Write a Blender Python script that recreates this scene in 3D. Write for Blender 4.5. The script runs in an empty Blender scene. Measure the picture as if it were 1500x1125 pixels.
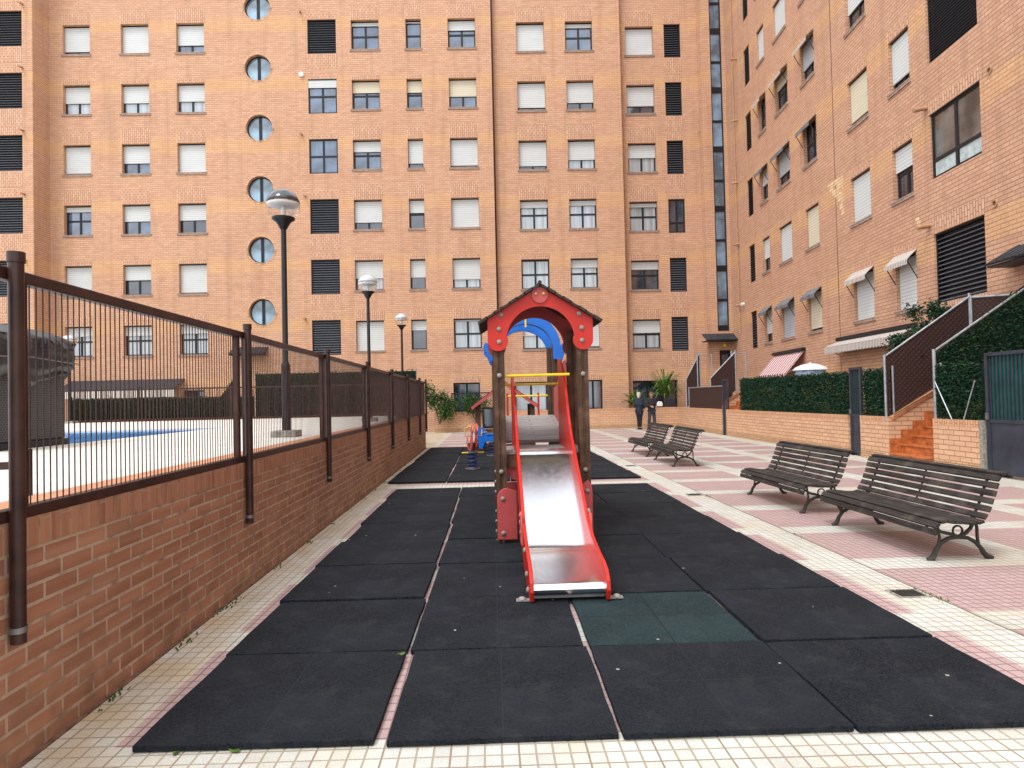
import bpy, bmesh, math, random
from mathutils import Vector, Matrix
random.seed(7)
S = bpy.context.scene
COL = S.collection
PI = math.pi
H = 1.55
# ------------------------------------------------------------------ camera
yaw, pitch, roll = math.atan(.0345), math.atan(.0217), .0225
R = Matrix.Rotation(-yaw, 3, 'Z') @ Matrix.Rotation(PI/2 + pitch, 3, 'X') @ Matrix.Rotation(-roll, 3, 'Z')
cd = bpy.data.cameras.new('camera'); cam = bpy.data.objects.new('camera', cd); COL.objects.link(cam)
cd.sensor_width = 36; cd.lens = 24.0; cd.clip_start = .05; cd.clip_end = 600
cam.matrix_world = Matrix.Translation((0, 0, H)) @ R.to_4x4()
S.camera = cam
EYE = Vector((0, 0, H))
def ray(px, py):
    return (R @ Vector(((px - 750) / 1000, (562.5 - py) / 1000, -1))).normalized()
def hit(px, py, p0, n):
    d = ray(px, py); return EYE + d * ((Vector(p0) - EYE).dot(n) / d.dot(n))
def atY(px, py, Y): return hit(px, py, (0, Y, 0), Vector((0, 1, 0)))
def atX(px, py, X): return hit(px, py, (X, 0, 0), Vector((1, 0, 0)))
def atZ(px, py, Z=0): return hit(px, py, (0, 0, Z), Vector((0, 0, 1)))

# ------------------------------------------------------------------ materials
MATS = {}
class NT:
    def __init__(s, name):
        s.m = bpy.data.materials.new(name); s.m.use_nodes = True
        s.t = s.m.node_tree; s.b = s.t.nodes['Principled BSDF']; s.b.inputs['Specular IOR Level'].default_value = .3
    def n(s, typ, **kw):
        nd = s.t.nodes.new(typ)
        for k, v in kw.items():
            if k.startswith('i_'): s.put(nd.inputs[k[2:].replace('_', ' ')], v)
            else: setattr(nd, k, v)
        return nd
    def put(s, sock, v):
        if isinstance(v, bpy.types.NodeSocket): s.t.links.new(v, sock)
        else:
            if sock.type == 'RGBA' and len(v) == 3: v = (*v, 1)
            sock.default_value = v
    def M(s, op, a, b=0.0, c=None):
        nd = s.n('ShaderNodeMath', operation=op); s.put(nd.inputs[0], a)
        if b is not None: s.put(nd.inputs[1], b)
        if c is not None: s.put(nd.inputs[2], c)
        return nd.outputs[0]
    def mix(s, f, a, b, bt='MIX'):
        nd = s.n('ShaderNodeMix', data_type='RGBA', blend_type=bt)
        s.put(nd.inputs[0], f); s.put(nd.inputs[6], a); s.put(nd.inputs[7], b); return nd.outputs[2]
    def co(s):
        return s.n('ShaderNodeTexCoord').outputs['Object']
    def xyz(s, v=None):
        nd = s.n('ShaderNodeSeparateXYZ'); s.put(nd.inputs[0], v or s.co()); return nd.outputs
    def comb(s, x, y, z=0.0):
        nd = s.n('ShaderNodeCombineXYZ'); s.put(nd.inputs[0], x); s.put(nd.inputs[1], y); s.put(nd.inputs[2], z); return nd.outputs[0]
    def noise(s, scale, detail=3, vec=None, rough=.5):
        nd = s.n('ShaderNodeTexNoise'); nd.inputs['Scale'].default_value = scale; nd.inputs['Detail'].default_value = detail
        nd.inputs['Roughness'].default_value = rough; s.put(nd.inputs['Vector'], vec or s.co()); return nd.outputs['Fac']
    def ramp(s, f, lo, hi):
        nd = s.n('ShaderNodeMapRange'); s.put(nd.inputs[0], f); nd.inputs[1].default_value = lo; nd.inputs[2].default_value = hi
        return nd.outputs[0]
    def bump(s, h, dist, strength=.6):
        nd = s.n('ShaderNodeBump'); s.put(nd.inputs['Height'], h); nd.inputs['Distance'].default_value = dist
        nd.inputs['Strength'].default_value = strength; s.t.links.new(nd.outputs[0], s.b.inputs['Normal'])
    def out(s, col, rough=.7, metal=0.0):
        s.put(s.b.inputs['Base Color'], col); s.put(s.b.inputs['Roughness'], rough); s.put(s.b.inputs['Metallic'], metal)
        return s.m
def mat(name, col, rough=.6, metal=0.0, var=.15, sc=6, bump=0.0, bsc=60, spec=None):
    if name in MATS: return MATS[name]
    t = NT(name); f = t.noise(sc, 4)
    c2 = tuple(max(0, x * (1 - var * 2)) for x in col); c1 = tuple(min(1, x * (1 + var)) for x in col)
    c = t.mix(t.ramp(f, .3, .7), c2, c1)
    if bump: t.bump(t.noise(bsc, 3), bump, .6)
    if spec is not None: t.b.inputs['Specular IOR Level'].default_value = spec
    MATS[name] = t.out(c, rough, metal); return MATS[name]
def brick(name, c1, c2, mort, bw=.25, rh=.1, ms=.009, axes='xz', band=0, stretch=0, dirt=0, bump=.004, vertical=False, lowdirt=0, edge=None, hline=0, hcol=(.20, .095, .055)):
    t = NT(name); x, y, z = t.xyz()
    u = t.M('ADD', x, y); v = z
    if vertical: u, v = v, u
    bt = t.n('ShaderNodeTexBrick', offset=.5); bt.inputs['Scale'].default_value = 1
    bt.inputs['Brick Width'].default_value = bw; bt.inputs['Row Height'].default_value = rh
    bt.inputs['Mortar Size'].default_value = ms; bt.inputs['Mortar Smooth'].default_value = .15
    bt.inputs['Bias'].default_value = -.1
    t.put(bt.inputs['Vector'], t.comb(u, v)); t.put(bt.inputs['Color1'], c1); t.put(bt.inputs['Color2'], c2); t.put(bt.inputs['Mortar'], mort)
    c = bt.outputs['Color']
    if band:
        ph = t.M('FRACT', t.M('DIVIDE', t.M('SUBTRACT', z, band - .1), 3.05))
        rown = t.M('FLOOR', t.M('DIVIDE', v, rh))
        wob = t.M('MULTIPLY', t.M('SUBTRACT', t.noise(1, 3, t.comb(t.M('MULTIPLY', u, .16), t.M('MULTIPLY', rown, 7.3))), .5), .30)
        m = t.M('SUBTRACT', 1, t.ramp(t.M('ABSOLUTE', t.M('SUBTRACT', t.M('ADD', ph, wob), .20)), .09, .13))
        c = t.mix(t.M('MULTIPLY', m, .75), c, t.mix(.6, c, (.66, .39, .16), 'MIX'))
    big = t.noise(.35, 5, t.comb(u, t.M('MULTIPLY', v, 2.5)))
    c = t.mix(t.M('MULTIPLY', t.ramp(big, .35, .7), .3), c, t.mix(.6, c, (.36, .16, .09)))
    row = t.noise(1, 2, t.comb(t.M('MULTIPLY', u, .8), t.M('MULTIPLY', v, 14)))
    c = t.mix(t.M('MULTIPLY', t.ramp(row, .35, .7), .35), c, t.mix(.6, c, (.70, .44, .29)))
    row2 = t.noise(1, 2, t.comb(t.M('MULTIPLY', u, 2.2), t.M('MULTIPLY', v, 9.7), 4.0))
    c = t.mix(t.M('MULTIPLY', t.ramp(row2, .5, .75), .4), c, t.mix(.5, c, (.30, .13, .075)))
    c = t.mix(t.M('MULTIPLY', bt.outputs['Fac'], .55), c, mort)
    if hline:
        hl = t.M('LESS_THAN', t.M('ABSOLUTE', t.M('SUBTRACT', t.M('FRACT', t.M('DIVIDE', v, rh)), .0)), .17)
        hn = t.ramp(t.noise(1, 3, t.comb(t.M('MULTIPLY', u, .7), t.M('MULTIPLY', v, 11.3), 9.0)), .25, .6)
        c = t.mix(t.M('MULTIPLY', t.M('MULTIPLY', hl, hn), hline), c, hcol)
        stn = t.ramp(t.noise(1, 5, t.comb(t.M('MULTIPLY', u, 2.6), t.M('MULTIPLY', v, .16), 3.0)), .52, .8)
        c = t.mix(t.M('MULTIPLY', stn, .42), c, (.25, .14, .09))
    if dirt:
        d = t.ramp(t.noise(1.7, 6, t.comb(u, t.M('MULTIPLY', v, .6))), .5, .75)
        c = t.mix(t.M('MULTIPLY', d, dirt), c, (.13, .06, .04))
        d2 = t.ramp(t.noise(4.5, 5), .55, .75); c = t.mix(t.M('MULTIPLY', d2, dirt * .3), c, (.5, .3, .2))
    if name.startswith('retaining'):
        c = t.mix(t.M('MULTIPLY', t.M('MULTIPLY', bt.outputs['Fac'], t.ramp(t.noise(9, 4), .5, .68)), .6), c, (.10, .055, .035))
    if lowdirt:
        d = t.M('MULTIPLY', t.ramp(z, lowdirt, 0.0), t.ramp(t.noise(6, 5), .4, .65)); c = t.mix(t.M('MULTIPLY', d, .6), c, (.12, .08, .05))
    if bump:
        t.bump(t.M('ADD', t.M('MULTIPLY', bt.outputs['Fac'], -1), t.M('MULTIPLY', t.noise(60, 3), .25)), bump, .8)
    MATS[name] = t.out(c, .85); return MATS[name]

MORT = (.40, .27, .18)
B_FAC = brick('facade_brick', (.585, .355, .232), (.50, .28, .178), (.38, .215, .137), ms=.009, band=5.0, bump=.004, hline=.6)
B_FACV = brick('facade_brick_upright', (.62, .385, .26), (.51, .29, .185), (.26, .14, .09), ms=.012, bw=.25, rh=.1, vertical=True, bump=.006)
B_WALL = brick('retaining_brick', (.34, .155, .088), (.22, .092, .055), (.42, .32, .23), bw=.255, rh=.084, ms=.0095, dirt=.35, lowdirt=.5, bump=.006)
B_WALLV = brick('retaining_brick_upright', (.35, .155, .085), (.26, .105, .06), (.33, .23, .16), bw=.3, rh=.078, ms=.007, vertical=True, dirt=.3)
B_LOW = brick('low_wall_brick', (.66, .40, .24), (.57, .32, .19), (.27, .15, .09), bw=.3, rh=.097, ms=.008, lowdirt=.12, bump=.004)
B_LOWV = brick('low_wall_brick_upright', (.64, .36, .20), (.52, .26, .14), (.26, .15, .09), bw=.3, rh=.07, ms=.007, vertical=True)
B_SMALL = brick('small_base_brick', (.60, .38, .20), (.46, .26, .13), (.22, .13, .08), bw=.16, rh=.05, ms=.009)
B_COP = brick('coping_tile', (.55, .24, .12), (.48, .2, .1), (.4, .25, .16), bw=.14, rh=.28, ms=.008)
M_BLACK = mat('black_lacquer', (.012, .012, .014), .35)
M_FRAME = mat('dark_window_frame', (.012, .014, .018), .35)
M_SHUT = mat('white_shutter', (.66, .65, .60), .6, var=.05, sc=1.5)
M_SHUTC = mat('cream_shutter', (.68, .60, .42), .6, var=.05, sc=1.5)
M_SHUTG = mat('grey_shutter', (.42, .42, .45), .6, var=.05, sc=1.5)
M_SILL = mat('stone_sill', (.55, .42, .33), .7)
M_BROWN = mat('brown_painted_steel', (.045, .020, .016), .38, var=.25, sc=9, bump=.0006, bsc=200)
M_GALV = mat('galvanised_tube', (.36, .38, .40), .45, .6)
M_IRON = mat('cast_iron', (.055, .05, .042), .6, .3, bump=.002, bsc=80)
M_RED = mat('red_play_panel', (.50, .020, .011), .38, var=.08, sc=4)
M_RED2 = mat('faded_red_panel', (.46, .075, .075), .42, var=.1, sc=4)
M_PINK = mat('faded_pink_edge', (.62, .13, .11), .45, var=.1)
M_BLUE = mat('blue_play_panel', (.010, .13, .52), .38, var=.08)
M_NAVY = mat('navy_spring', (.01, .025, .14), .4)
M_YEL = mat('yellow_bar', (.75, .52, .02), .35, var=.06)
M_BOLT = mat('grey_bolt_cap', (.27, .25, .21), .4, var=.1)
M_GOLD = mat('gold_bolt', (.55, .3, .1), .35, .3)
M_ROOF = mat('dark_shingle', (.045, .032, .026), .8, bump=.003)
M_SKIN = mat('skin', (.55, .33, .24), .55, var=.05)
M_COAT = mat('dark_coat', (.020, .026, .045), .8)
M_COAT2 = mat('charcoal_coat', (.03, .026, .03), .8)
M_JEAN = mat('dark_jeans', (.05, .06, .085), .85)
M_HAIR = mat('auburn_hair', (.20, .08, .03), .6)
M_HAIRW = mat('pale_hair', (.5, .47, .42), .6)
M_WHITE = mat('white_cloth', (.72, .72, .70), .7, var=.05)
M_PLASTER = mat('grey_mortar', (.30, .28, .24), .9, var=.25, sc=20, bump=.004)
M_TERRA = mat('terracotta_tile', (.50, .15, .045), .5, var=.22, sc=9)
M_TEAL = mat('teal_screen', (.010, .085, .075), .6)
M_GATE = mat('slate_gate_paint', (.035, .04, .055), .45, var=.2, sc=3)
M_CLAY = mat('clay_pipe', (.46, .265, .155), .7)
M_STEELD = mat('dull_metal_plate', (.25, .25, .25), .5, .7)
t = NT('hedge_leaf'); _f = t.mix(t.ramp(t.noise(14, 4), .3, .7), (.004, .02, .010), (.016, .062, .024)); _f = t.mix(t.M('MULTIPLY', t.ramp(t.noise(2.3, 4), .52, .68), .6), _f, (.05, .062, .02)); M_LEAFD = t.out(_f, .6)
M_LEAF = mat('ivy_leaf', (.045, .11, .022), .5, var=.4, sc=11)
M_LEAFY = mat('bright_leaf', (.10, .19, .03), .5, var=.35, sc=11)
M_BARK = mat('twig', (.12, .08, .05), .8)
M_DRY = mat('dry_leaf', (.42, .19, .05), .7)
M_HEDGEB = mat('hedge_backing', (.007, .026, .015), .9, var=.4, sc=20, bump=.02, bsc=25)

def wood_mat(name, c1, c2, sx=3, sy=70, axis=0):
    t = NT(name); x, y, z = t.xyz()
    a = [x, y, z]; a = [t.M('MULTIPLY', a[i], sx if i == axis else sy) for i in range(3)]
    f = t.noise(1, 5, t.comb(*a)); g = t.noise(5, 4)
    c = t.mix(t.ramp(f, .35, .68), c1, c2); c = c if 'plank' in name else t.mix(t.M('MULTIPLY', t.ramp(g, .5, .7), .55), c, tuple(v * 2.4 for v in c2))
    t.bump(f, .002, .6); MATS[name] = t.out(c, .75); return MATS[name]
M_BENCH = wood_mat('weathered_bench_slats', (.014, .011, .010), (.045, .036, .031))
M_POST = wood_mat('brown_composite_post', (.040, .020, .011), (.085, .045, .026), 70, 70, 2)
M_PLANK = wood_mat('grey_deck_planks', (.20, .19, .18), (.32, .30, .28), 3, 40)

t = NT('brushed_steel'); x, y, z = t.xyz()
f = t.noise(1, 4, t.comb(t.M('MULTIPLY', x, 90), t.M('MULTIPLY', y, 3), t.M('MULTIPLY', z, 3)))
sc = t.noise(26, 6)
M_STEEL = t.out(t.mix(f, (.80, .81, .83), (.92, .93, .94)), t.M('ADD', .13, t.M('MULTIPLY', sc, .16)), 1.0)
t.bump(t.noise(1.2, 1), .003, .2)

def glass(name, base, rough=.06, curtain=None):
    t = NT(name); c = base
    if curtain:
        x, y, z = t.xyz(); w = t.noise(1, 3, t.comb(t.M('MULTIPLY', x, 9), 0.0, t.M('MULTIPLY', z, .4))); c = t.mix(t.ramp(w, .3, .65), tuple(v * .6 for v in curtain), curtain)
    else:
        c = t.mix(t.ramp(t.noise(.9, 3), .4, .62), base, tuple(v * 3 + .01 for v in base))
    t.b.inputs['Specular IOR Level'].default_value = .9
    t.b.inputs['IOR'].default_value = 1.7
    MATS[name] = t.out(c, rough); return MATS[name]
G_DARK = glass('dark_glass', (.012, .018, .028))
G_BLUE = glass('blue_glass', (.028, .05, .085))
G_CURT = glass('curtained_glass', (.3, .33, .36), .1, (.36, .42, .46))
G_STAIR = glass('stair_glass', (.06, .10, .14), .12)
G_ROUND = glass('round_glass', (.075, .125, .165), .12)

def globe_glass():
    t = NT('clear_globe'); t.b.inputs['Transmission Weight'].default_value = 1; t.b.inputs['IOR'].default_value = 1.08
    t.b.inputs['Alpha'].default_value = .45
    return t.out((.85, .88, .9), .03)
M_GLOBE = globe_glass()

# paving
def paving():
    t = NT('paving_tiles'); x, y, z = t.xyz(); y = t.M('ADD', y, t.M('MULTIPLY', x, .018))
    def brk(w, h, ms):
        b = t.n('ShaderNodeTexBrick', offset=0.0); b.inputs['Scale'].default_value = 1; b.inputs['Brick Width'].default_value = w
        b.inputs['Row Height'].default_value = h; b.inputs['Mortar Size'].default_value = ms; b.inputs['Mortar Smooth'].default_value = .3
        b.inputs['Bias'].default_value = 0
        t.put(b.inputs['Color1'], (.0, .0, .0)); t.put(b.inputs['Color2'], (1, 1, 1)); t.put(b.inputs['Mortar'], (.5, .5, .5))
        t.put(b.inputs['Vector'], t.comb(t.M('ADD', x, 50.0), t.M('ADD', y, 50.0))); return b
    b = brk(.075, .09, .0045); big = brk(.3, .36, .004)
    def per(v, off, p, w): return t.M('LESS_THAN', t.M('MULTIPLY', t.M('FRACT', t.M('DIVIDE', t.M('SUBTRACT', v, off - w / 2 - p * 40), p)), p), w)
    sx = t.M('MULTIPLY', per(x, 3.12, 1.74, .38), t.M('GREATER_THAN', x, 2.9)); sy = per(y, 4.55, 1.56, .37)
    cream = t.M('MAXIMUM', sx, sy)
    for c in (t.M('GREATER_THAN', x, 8.3), t.M('LESS_THAN', x, -1.74), t.M('LESS_THAN', y, 3.1), t.M('GREATER_THAN', y, 32.4)): cream = t.M('MAXIMUM', cream, c)
    rnd = t.n('ShaderNodeSeparateColor'); t.put(rnd.inputs[0], b.outputs['Color']); rb = rnd.outputs[0]
    rnd2 = t.n('ShaderNodeSeparateColor'); t.put(rnd2.inputs[0], big.outputs['Color']); rg = rnd2.outputs[0]
    fine = t.noise(120, 3)
    cc = t.mix(t.M('MULTIPLY', rb, .55), (.63, .64, .60), (.46, .47, .44)); cc = t.mix(t.M('MULTIPLY', rg, .35), cc, (.56, .53, .42))
    st = t.ramp(t.noise(.9, 6, None, .6), .5, .72); cc = t.mix(t.M('MULTIPLY', st, .45), cc, (.56, .40, .20))
    cc = t.mix(t.M('MULTIPLY', t.M('MULTIPLY', t.ramp(x, -1.55, -2.1), t.ramp(t.noise(3.5, 5), .32, .6)), .8), cc, (.50, .34, .15))
    pc = t.mix(t.M('MULTIPLY', rb, .5), (.47, .32, .315), (.35, .235, .235)); pc = t.mix(t.M('MULTIPLY', rg, .4), pc, (.47, .32, .30))
    pc = t.mix(t.M('MULTIPLY', t.ramp(t.noise(.7, 6), .48, .7), .35), pc, (.50, .34, .30))
    c = t.mix(cream, pc, cc)
    c = t.mix(t.M('MULTIPLY', t.ramp(fine, .42, .62), .28), c, (.22, .21, .19)); c = t.mix(t.M('MULTIPLY', t.ramp(t.noise(2.2, 7, None, .65), .48, .7), .28), c, (.30, .27, .22))
    mor = t.mix(cream, (.20, .12, .11), (.34, .27, .18))
    c = t.mix(t.M('MULTIPLY', b.outputs['Fac'], .85), c, mor)
    c = t.mix(t.M('MULTIPLY', big.outputs['Fac'], .5), c, (.2, .13, .08))
    vg = t.n('ShaderNodeTexVoronoi', feature='F1'); vg.inputs['Scale'].default_value = 2.6; t.put(vg.inputs['Vector'], t.comb(x, y))
    c = t.mix(t.M('MULTIPLY', t.M('LESS_THAN', vg.outputs['Distance'], t.M('MULTIPLY', t.noise(4, 2), .075)), .6), c, (.13, .12, .11))
    st2 = t.ramp(t.noise(.33, 7, None, .62), .5, .66); c = t.mix(t.M('MULTIPLY', st2, .22), c, (.20, .17, .13))
    jl = t.M('LESS_THAN', t.M('ABSOLUTE', t.M('SUBTRACT', x, t.M('ADD', 3.29, t.M('MULTIPLY', t.noise(3, 2), .02)))), .009)
    c = t.mix(t.M('MULTIPLY', jl, .9), c, (.09, .07, .04))
    t.bump(t.M('ADD', t.M('MULTIPLY', b.outputs['Fac'], -1), t.M('MULTIPLY', fine, .25)), .012, .9)
    return t.out(c, t.M('ADD', .6, t.M('MULTIPLY', fine, .2)))
M_PAVE = paving()
def decktile():
    t = NT('pool_deck_tiles'); x, y, z = t.xyz()
    b = t.n('ShaderNodeTexBrick', offset=.5); b.inputs['Scale'].default_value = 1; b.inputs['Brick Width'].default_value = .5
    b.inputs['Row Height'].default_value = .25; b.inputs['Mortar Size'].default_value = .006
    t.put(b.inputs['Vector'], t.comb(y, x)); t.put(b.inputs['Color1'], (.66, .62, .56)); t.put(b.inputs['Color2'], (.60, .56, .5)); t.put(b.inputs['Mortar'], (.42, .36, .3))
    return t.out(b.outputs['Color'], .8)
M_DECK = decktile()
def watermat():
    t = NT('pool_water'); x, y, z = t.xyz()
    c = t.mix(t.ramp(t.noise(3, 3), .35, .65), (.01, .22, .68), (.04, .38, .80))
    t.bump(t.noise(5, 3), .02, .25); return t.out(c, .08)
M_WATER = watermat()
def rubber(name, col):
    t = NT(name); x, y, z = t.xyz()
    g = t.M('ADD', t.M('MULTIPLY', t.noise(75, 2, None, .8), .6), t.M('MULTIPLY', t.noise(190, 1, None, .8), .4)); big = t.noise(1.6, 5)
    c = t.mix(t.ramp(g, .38, .64), tuple(v * .2 for v in col), tuple(v * 2.3 for v in col))
    c = t.mix(t.M('MULTIPLY', t.ramp(big, .42, .7), .5), c, tuple(v * 2.3 for v in col)); c = t.mix(t.M('MULTIPLY', t.ramp(t.noise(7, 6, None, .7), .52, .72), .3), c, (.05, .05, .048))
    oi = t.n('ShaderNodeObjectInfo'); r = oi.outputs['Random']
    c = t.mix(t.M('MULTIPLY', r, .45), c, t.mix(.5, c, tuple(v * 2.0 for v in (col[0], col[1] * .95, col[2] * .9))))
    ln = t.M('MINIMUM', t.M('ABSOLUTE', x), t.M('ABSOLUTE', y)); l = t.M('LESS_THAN', ln, .0035)
    c = t.mix(t.M('MULTIPLY', l, .6), c, tuple(v * (2.6 if name[0] == 'b' else .25) for v in col))
    wv = t.comb(x, y, t.M('MULTIPLY', r, 50))
    vo = t.n('ShaderNodeTexVoronoi', feature='F1'); vo.inputs['Scale'].default_value = 3.2; t.put(vo.inputs['Vector'], wv)
    sp = t.M('LESS_THAN', vo.outputs['Distance'], t.M('MULTIPLY', t.noise(31, 2), .062)); c = t.mix(t.M('MULTIPLY', sp, .8), c, (.42, .42, .38))
    t.bump(t.M('SUBTRACT', g, t.M('MULTIPLY', l, .5)), .006, .9)
    t.b.inputs['Specular IOR Level'].default_value = .12
    MATS[name] = t.out(c, .92); return MATS[name]
M_MAT = rubber('black_rubber', (.0092, .0110, .0140))
M_MATG = rubber('green_rubber', (.012, .0215, .0235))
def stripes(name, a, b, ax, per=.09):
    t = NT(name); v = t.xyz()[ax]; f = t.M('LESS_THAN', t.M('FRACT', t.M('DIVIDE', t.M('ADD', v, 50.0), per)), .5)
    MATS[name] = t.out(t.mix(f, a, b), .8); return MATS[name]
M_STRB = stripes('brown_striped_awning', (.62, .60, .56), (.24, .17, .14), 0, .085)
M_STRR = stripes('red_striped_awning', (.66, .64, .62), (.33, .03, .05), 0, .26)
def rib(name, col, ax, per, depth=.01):
    t = NT(name); v = t.xyz()[ax]; w = t.M('FRACT', t.M('DIVIDE', t.M('ADD', v, 50.0), per))
    l = t.M('LESS_THAN', w, .2)
    c = t.mix(t.M('MULTIPLY', l, .55), t.mix(t.ramp(t.noise(1.1, 4), .3, .7), tuple(v * .88 for v in col), col), tuple(v * .45 for v in col))
    t.bump(t.M('MULTIPLY', t.M('ABSOLUTE', t.M('SUBTRACT', w, .5)), -1), depth, .6); MATS[name] = t.out(c, .55); return MATS[name]
S_W = rib('white_slatted_shutter', (.56, .585, .58), 2, .098); S_C = rib('cream_slatted_shutter', (.60, .55, .42), 2, .098); S_G = rib('grey_slatted_shutter', (.40, .42, .46), 2, .098)
def meshmat(name, c1, c2, s):
    t = NT(name); x, y, z = t.xyz(); u = t.M('ADD', x, y)
    a = t.M('SINE', t.M('MULTIPLY', t.M('ADD', u, z), s)); b = t.M('SINE', t.M('MULTIPLY', t.M('SUBTRACT', u, z), s))
    f = t.M('MAXIMUM', a, b); c = t.mix(t.ramp(f, .75, .98), c1, c2); t.bump(f, .006, .6)
    MATS[name] = t.out(c, .8); return MATS[name]
M_MESH = meshmat('brown_mesh_screen', (.050, .022, .017), (.018, .010, .009), 55)
def perf():
    t = NT('woven_black_plastic'); x, y, z = t.xyz()
    b = t.n('ShaderNodeTexBrick', offset=.5); b.inputs['Scale'].default_value = 1; b.inputs['Brick Width'].default_value = .05; b.inputs['Row Height'].default_value = .028; b.inputs['Mortar Size'].default_value = .007
    t.put(b.inputs['Vector'], t.comb(t.M('ADD', x, y), z)); t.put(b.inputs['Color1'], (.014, .015, .017)); t.put(b.inputs['Color2'], (.025, .026, .028)); t.put(b.inputs['Mortar'], (.075, .08, .08))
    return t.out(b.outputs['Color'], .5)
M_WOVEN = perf()
M_TARP = mat('black_plastic_tarp', (.016, .018, .023), .42, var=.1, bump=.02, bsc=7, spec=.6)

# ------------------------------------------------------------------ mesh builder
class MB:
    def __init__(s): s.v = []; s.f = []
    def add(s, vs, fs):
        o = len(s.v); s.v += [tuple(v) for v in vs]; s.f += [tuple(o + i for i in f) for f in fs]; return s
    def box(s, x0, x1, y0, y1, z0, z1):
        return s.add([(x0,y0,z0),(x1,y0,z0),(x1,y1,z0),(x0,y1,z0),(x0,y0,z1),(x1,y0,z1),(x1,y1,z1),(x0,y1,z1)],
                     [(0,3,2,1),(4,5,6,7),(0,1,5,4),(1,2,6,5),(2,3,7,6),(3,0,4,7)])
    def obox(s, c, ax, ay, az, hx, hy, hz):
        c = Vector(c); ax = Vector(ax).normalized() * hx; ay = Vector(ay).normalized() * hy; az = Vector(az).normalized() * hz
        vs = [c + ax*i + ay*j + az*k for k in (-1, 1) for i, j in ((-1,-1),(1,-1),(1,1),(-1,1))]
        return s.add(vs, [(0,3,2,1),(4,5,6,7),(0,1,5,4),(1,2,6,5),(2,3,7,6),(3,0,4,7)])
    def tube(s, pts, r, n=8, cap=True):
        pts = [Vector(p) for p in pts]; rs = r if isinstance(r, (list, tuple)) else [r] * len(pts)
        o = len(s.v); pd = None
        for i, p in enumerate(pts):
            d = (pts[min(i+1, len(pts)-1)] - pts[max(i-1, 0)]).normalized()
            a = d.orthogonal().normalized() if pd is None else (pd - d * pd.dot(d)).normalized()
            pd = a; b = d.cross(a)
            for k in range(n):
                t = 2*PI*k/n; s.v.append(tuple(p + (a*math.cos(t) + b*math.sin(t)) * rs[i]))
        for i in range(len(pts)-1):
            for k in range(n):
                k2 = (k+1) % n; s.f.append((o+i*n+k, o+i*n+k2, o+(i+1)*n+k2, o+(i+1)*n+k))
        if cap:
            s.f.append(tuple(o + k for k in reversed(range(n)))); s.f.append(tuple(o + (len(pts)-1)*n + k for k in range(n)))
        return s
    def prism(s, poly, d0, d1, ax=(1,0,0), ay=(0,0,1), an=(0,1,0), org=(0,0,0)):
        ax, ay, an, org = map(Vector, (ax, ay, an, org)); n = len(poly)
        vs = [org + ax*p[0] + ay*p[1] + an*d0 for p in poly] + [org + ax*p[0] + ay*p[1] + an*d1 for p in poly]
        return s.add(vs, [tuple(range(n)), tuple(reversed(range(n, 2*n)))] + [(i, n+i, n+(i+1) % n, (i+1) % n) for i in range(n)])
    def lathe(s, prof, c=(0,0,0), n=16, ax=(1,0,0), ay=(0,1,0), az=(0,0,1)):
        c, ax, ay, az = map(Vector, (c, ax, ay, az)); o = len(s.v)
        for r, h in prof:
            for k in range(n):
                t = 2*PI*k/n; s.v.append(tuple(c + ax*(r*math.cos(t)) + ay*(r*math.sin(t)) + az*h))
        for i in range(len(prof)-1):
            for k in range(n):
                k2 = (k+1) % n; s.f.append((o+i*n+k, o+i*n+k2, o+(i+1)*n+k2, o+(i+1)*n+k))
        if prof[0][0] > 1e-4: s.f.append(tuple(o + k for k in reversed(range(n))))
        if prof[-1][0] > 1e-4: s.f.append(tuple(o + (len(prof)-1)*n + k for k in range(n)))
        return s
    def shift(s, d):
        d = Vector(d); s.v = [tuple(Vector(v) + d) for v in s.v]; return s
def obj(name, mb, m, parent=None, loc=(0,0,0), bevel=0, smooth=False, fix=True):
    me = bpy.data.meshes.new(name); me.from_pydata(mb.v, [], mb.f); me.validate()
    if fix:
        bm = bmesh.new(); bm.from_mesh(me); bmesh.ops.recalc_face_normals(bm, faces=bm.faces); bm.to_mesh(me); bm.free()
    me.materials.append(m)
    if smooth:
        for p in me.polygons: p.use_smooth = True
        if smooth != 2: me.set_sharp_from_angle(angle=math.radians(40))
    o = bpy.data.objects.new(name, me); COL.objects.link(o); o.location = loc
    if parent: o.parent = parent
    if bevel:
        b = o.modifiers.new('bevel', 'BEVEL'); b.width = bevel; b.segments = 2; b.limit_method = 'ANGLE'
    return o
def tag(o, label=None, cat=None, group=None, kind=None):
    if label: o['label'] = label
    if cat: o['category'] = cat
    if group: o['group'] = group
    if kind: o['kind'] = kind
    return o
def empty(name, loc=(0,0,0), rz=0, label=None, cat=None, group=None):
    o = bpy.data.objects.new(name, None); COL.objects.link(o); o.location = loc; o.rotation_euler = (0, 0, rz); o.empty_display_size = .2
    return tag(o, label, cat, group)
def copy_tree(o, parent=None):
    c = o.copy(); COL.objects.link(c)
    if parent: c.parent = parent
    for ch in [k for k in o.children]: copy_tree(ch, c)
    return c
ORD = ['first', 'second', 'third', 'fourth', 'fifth', 'sixth', 'seventh', 'eighth', 'ninth']

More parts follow.
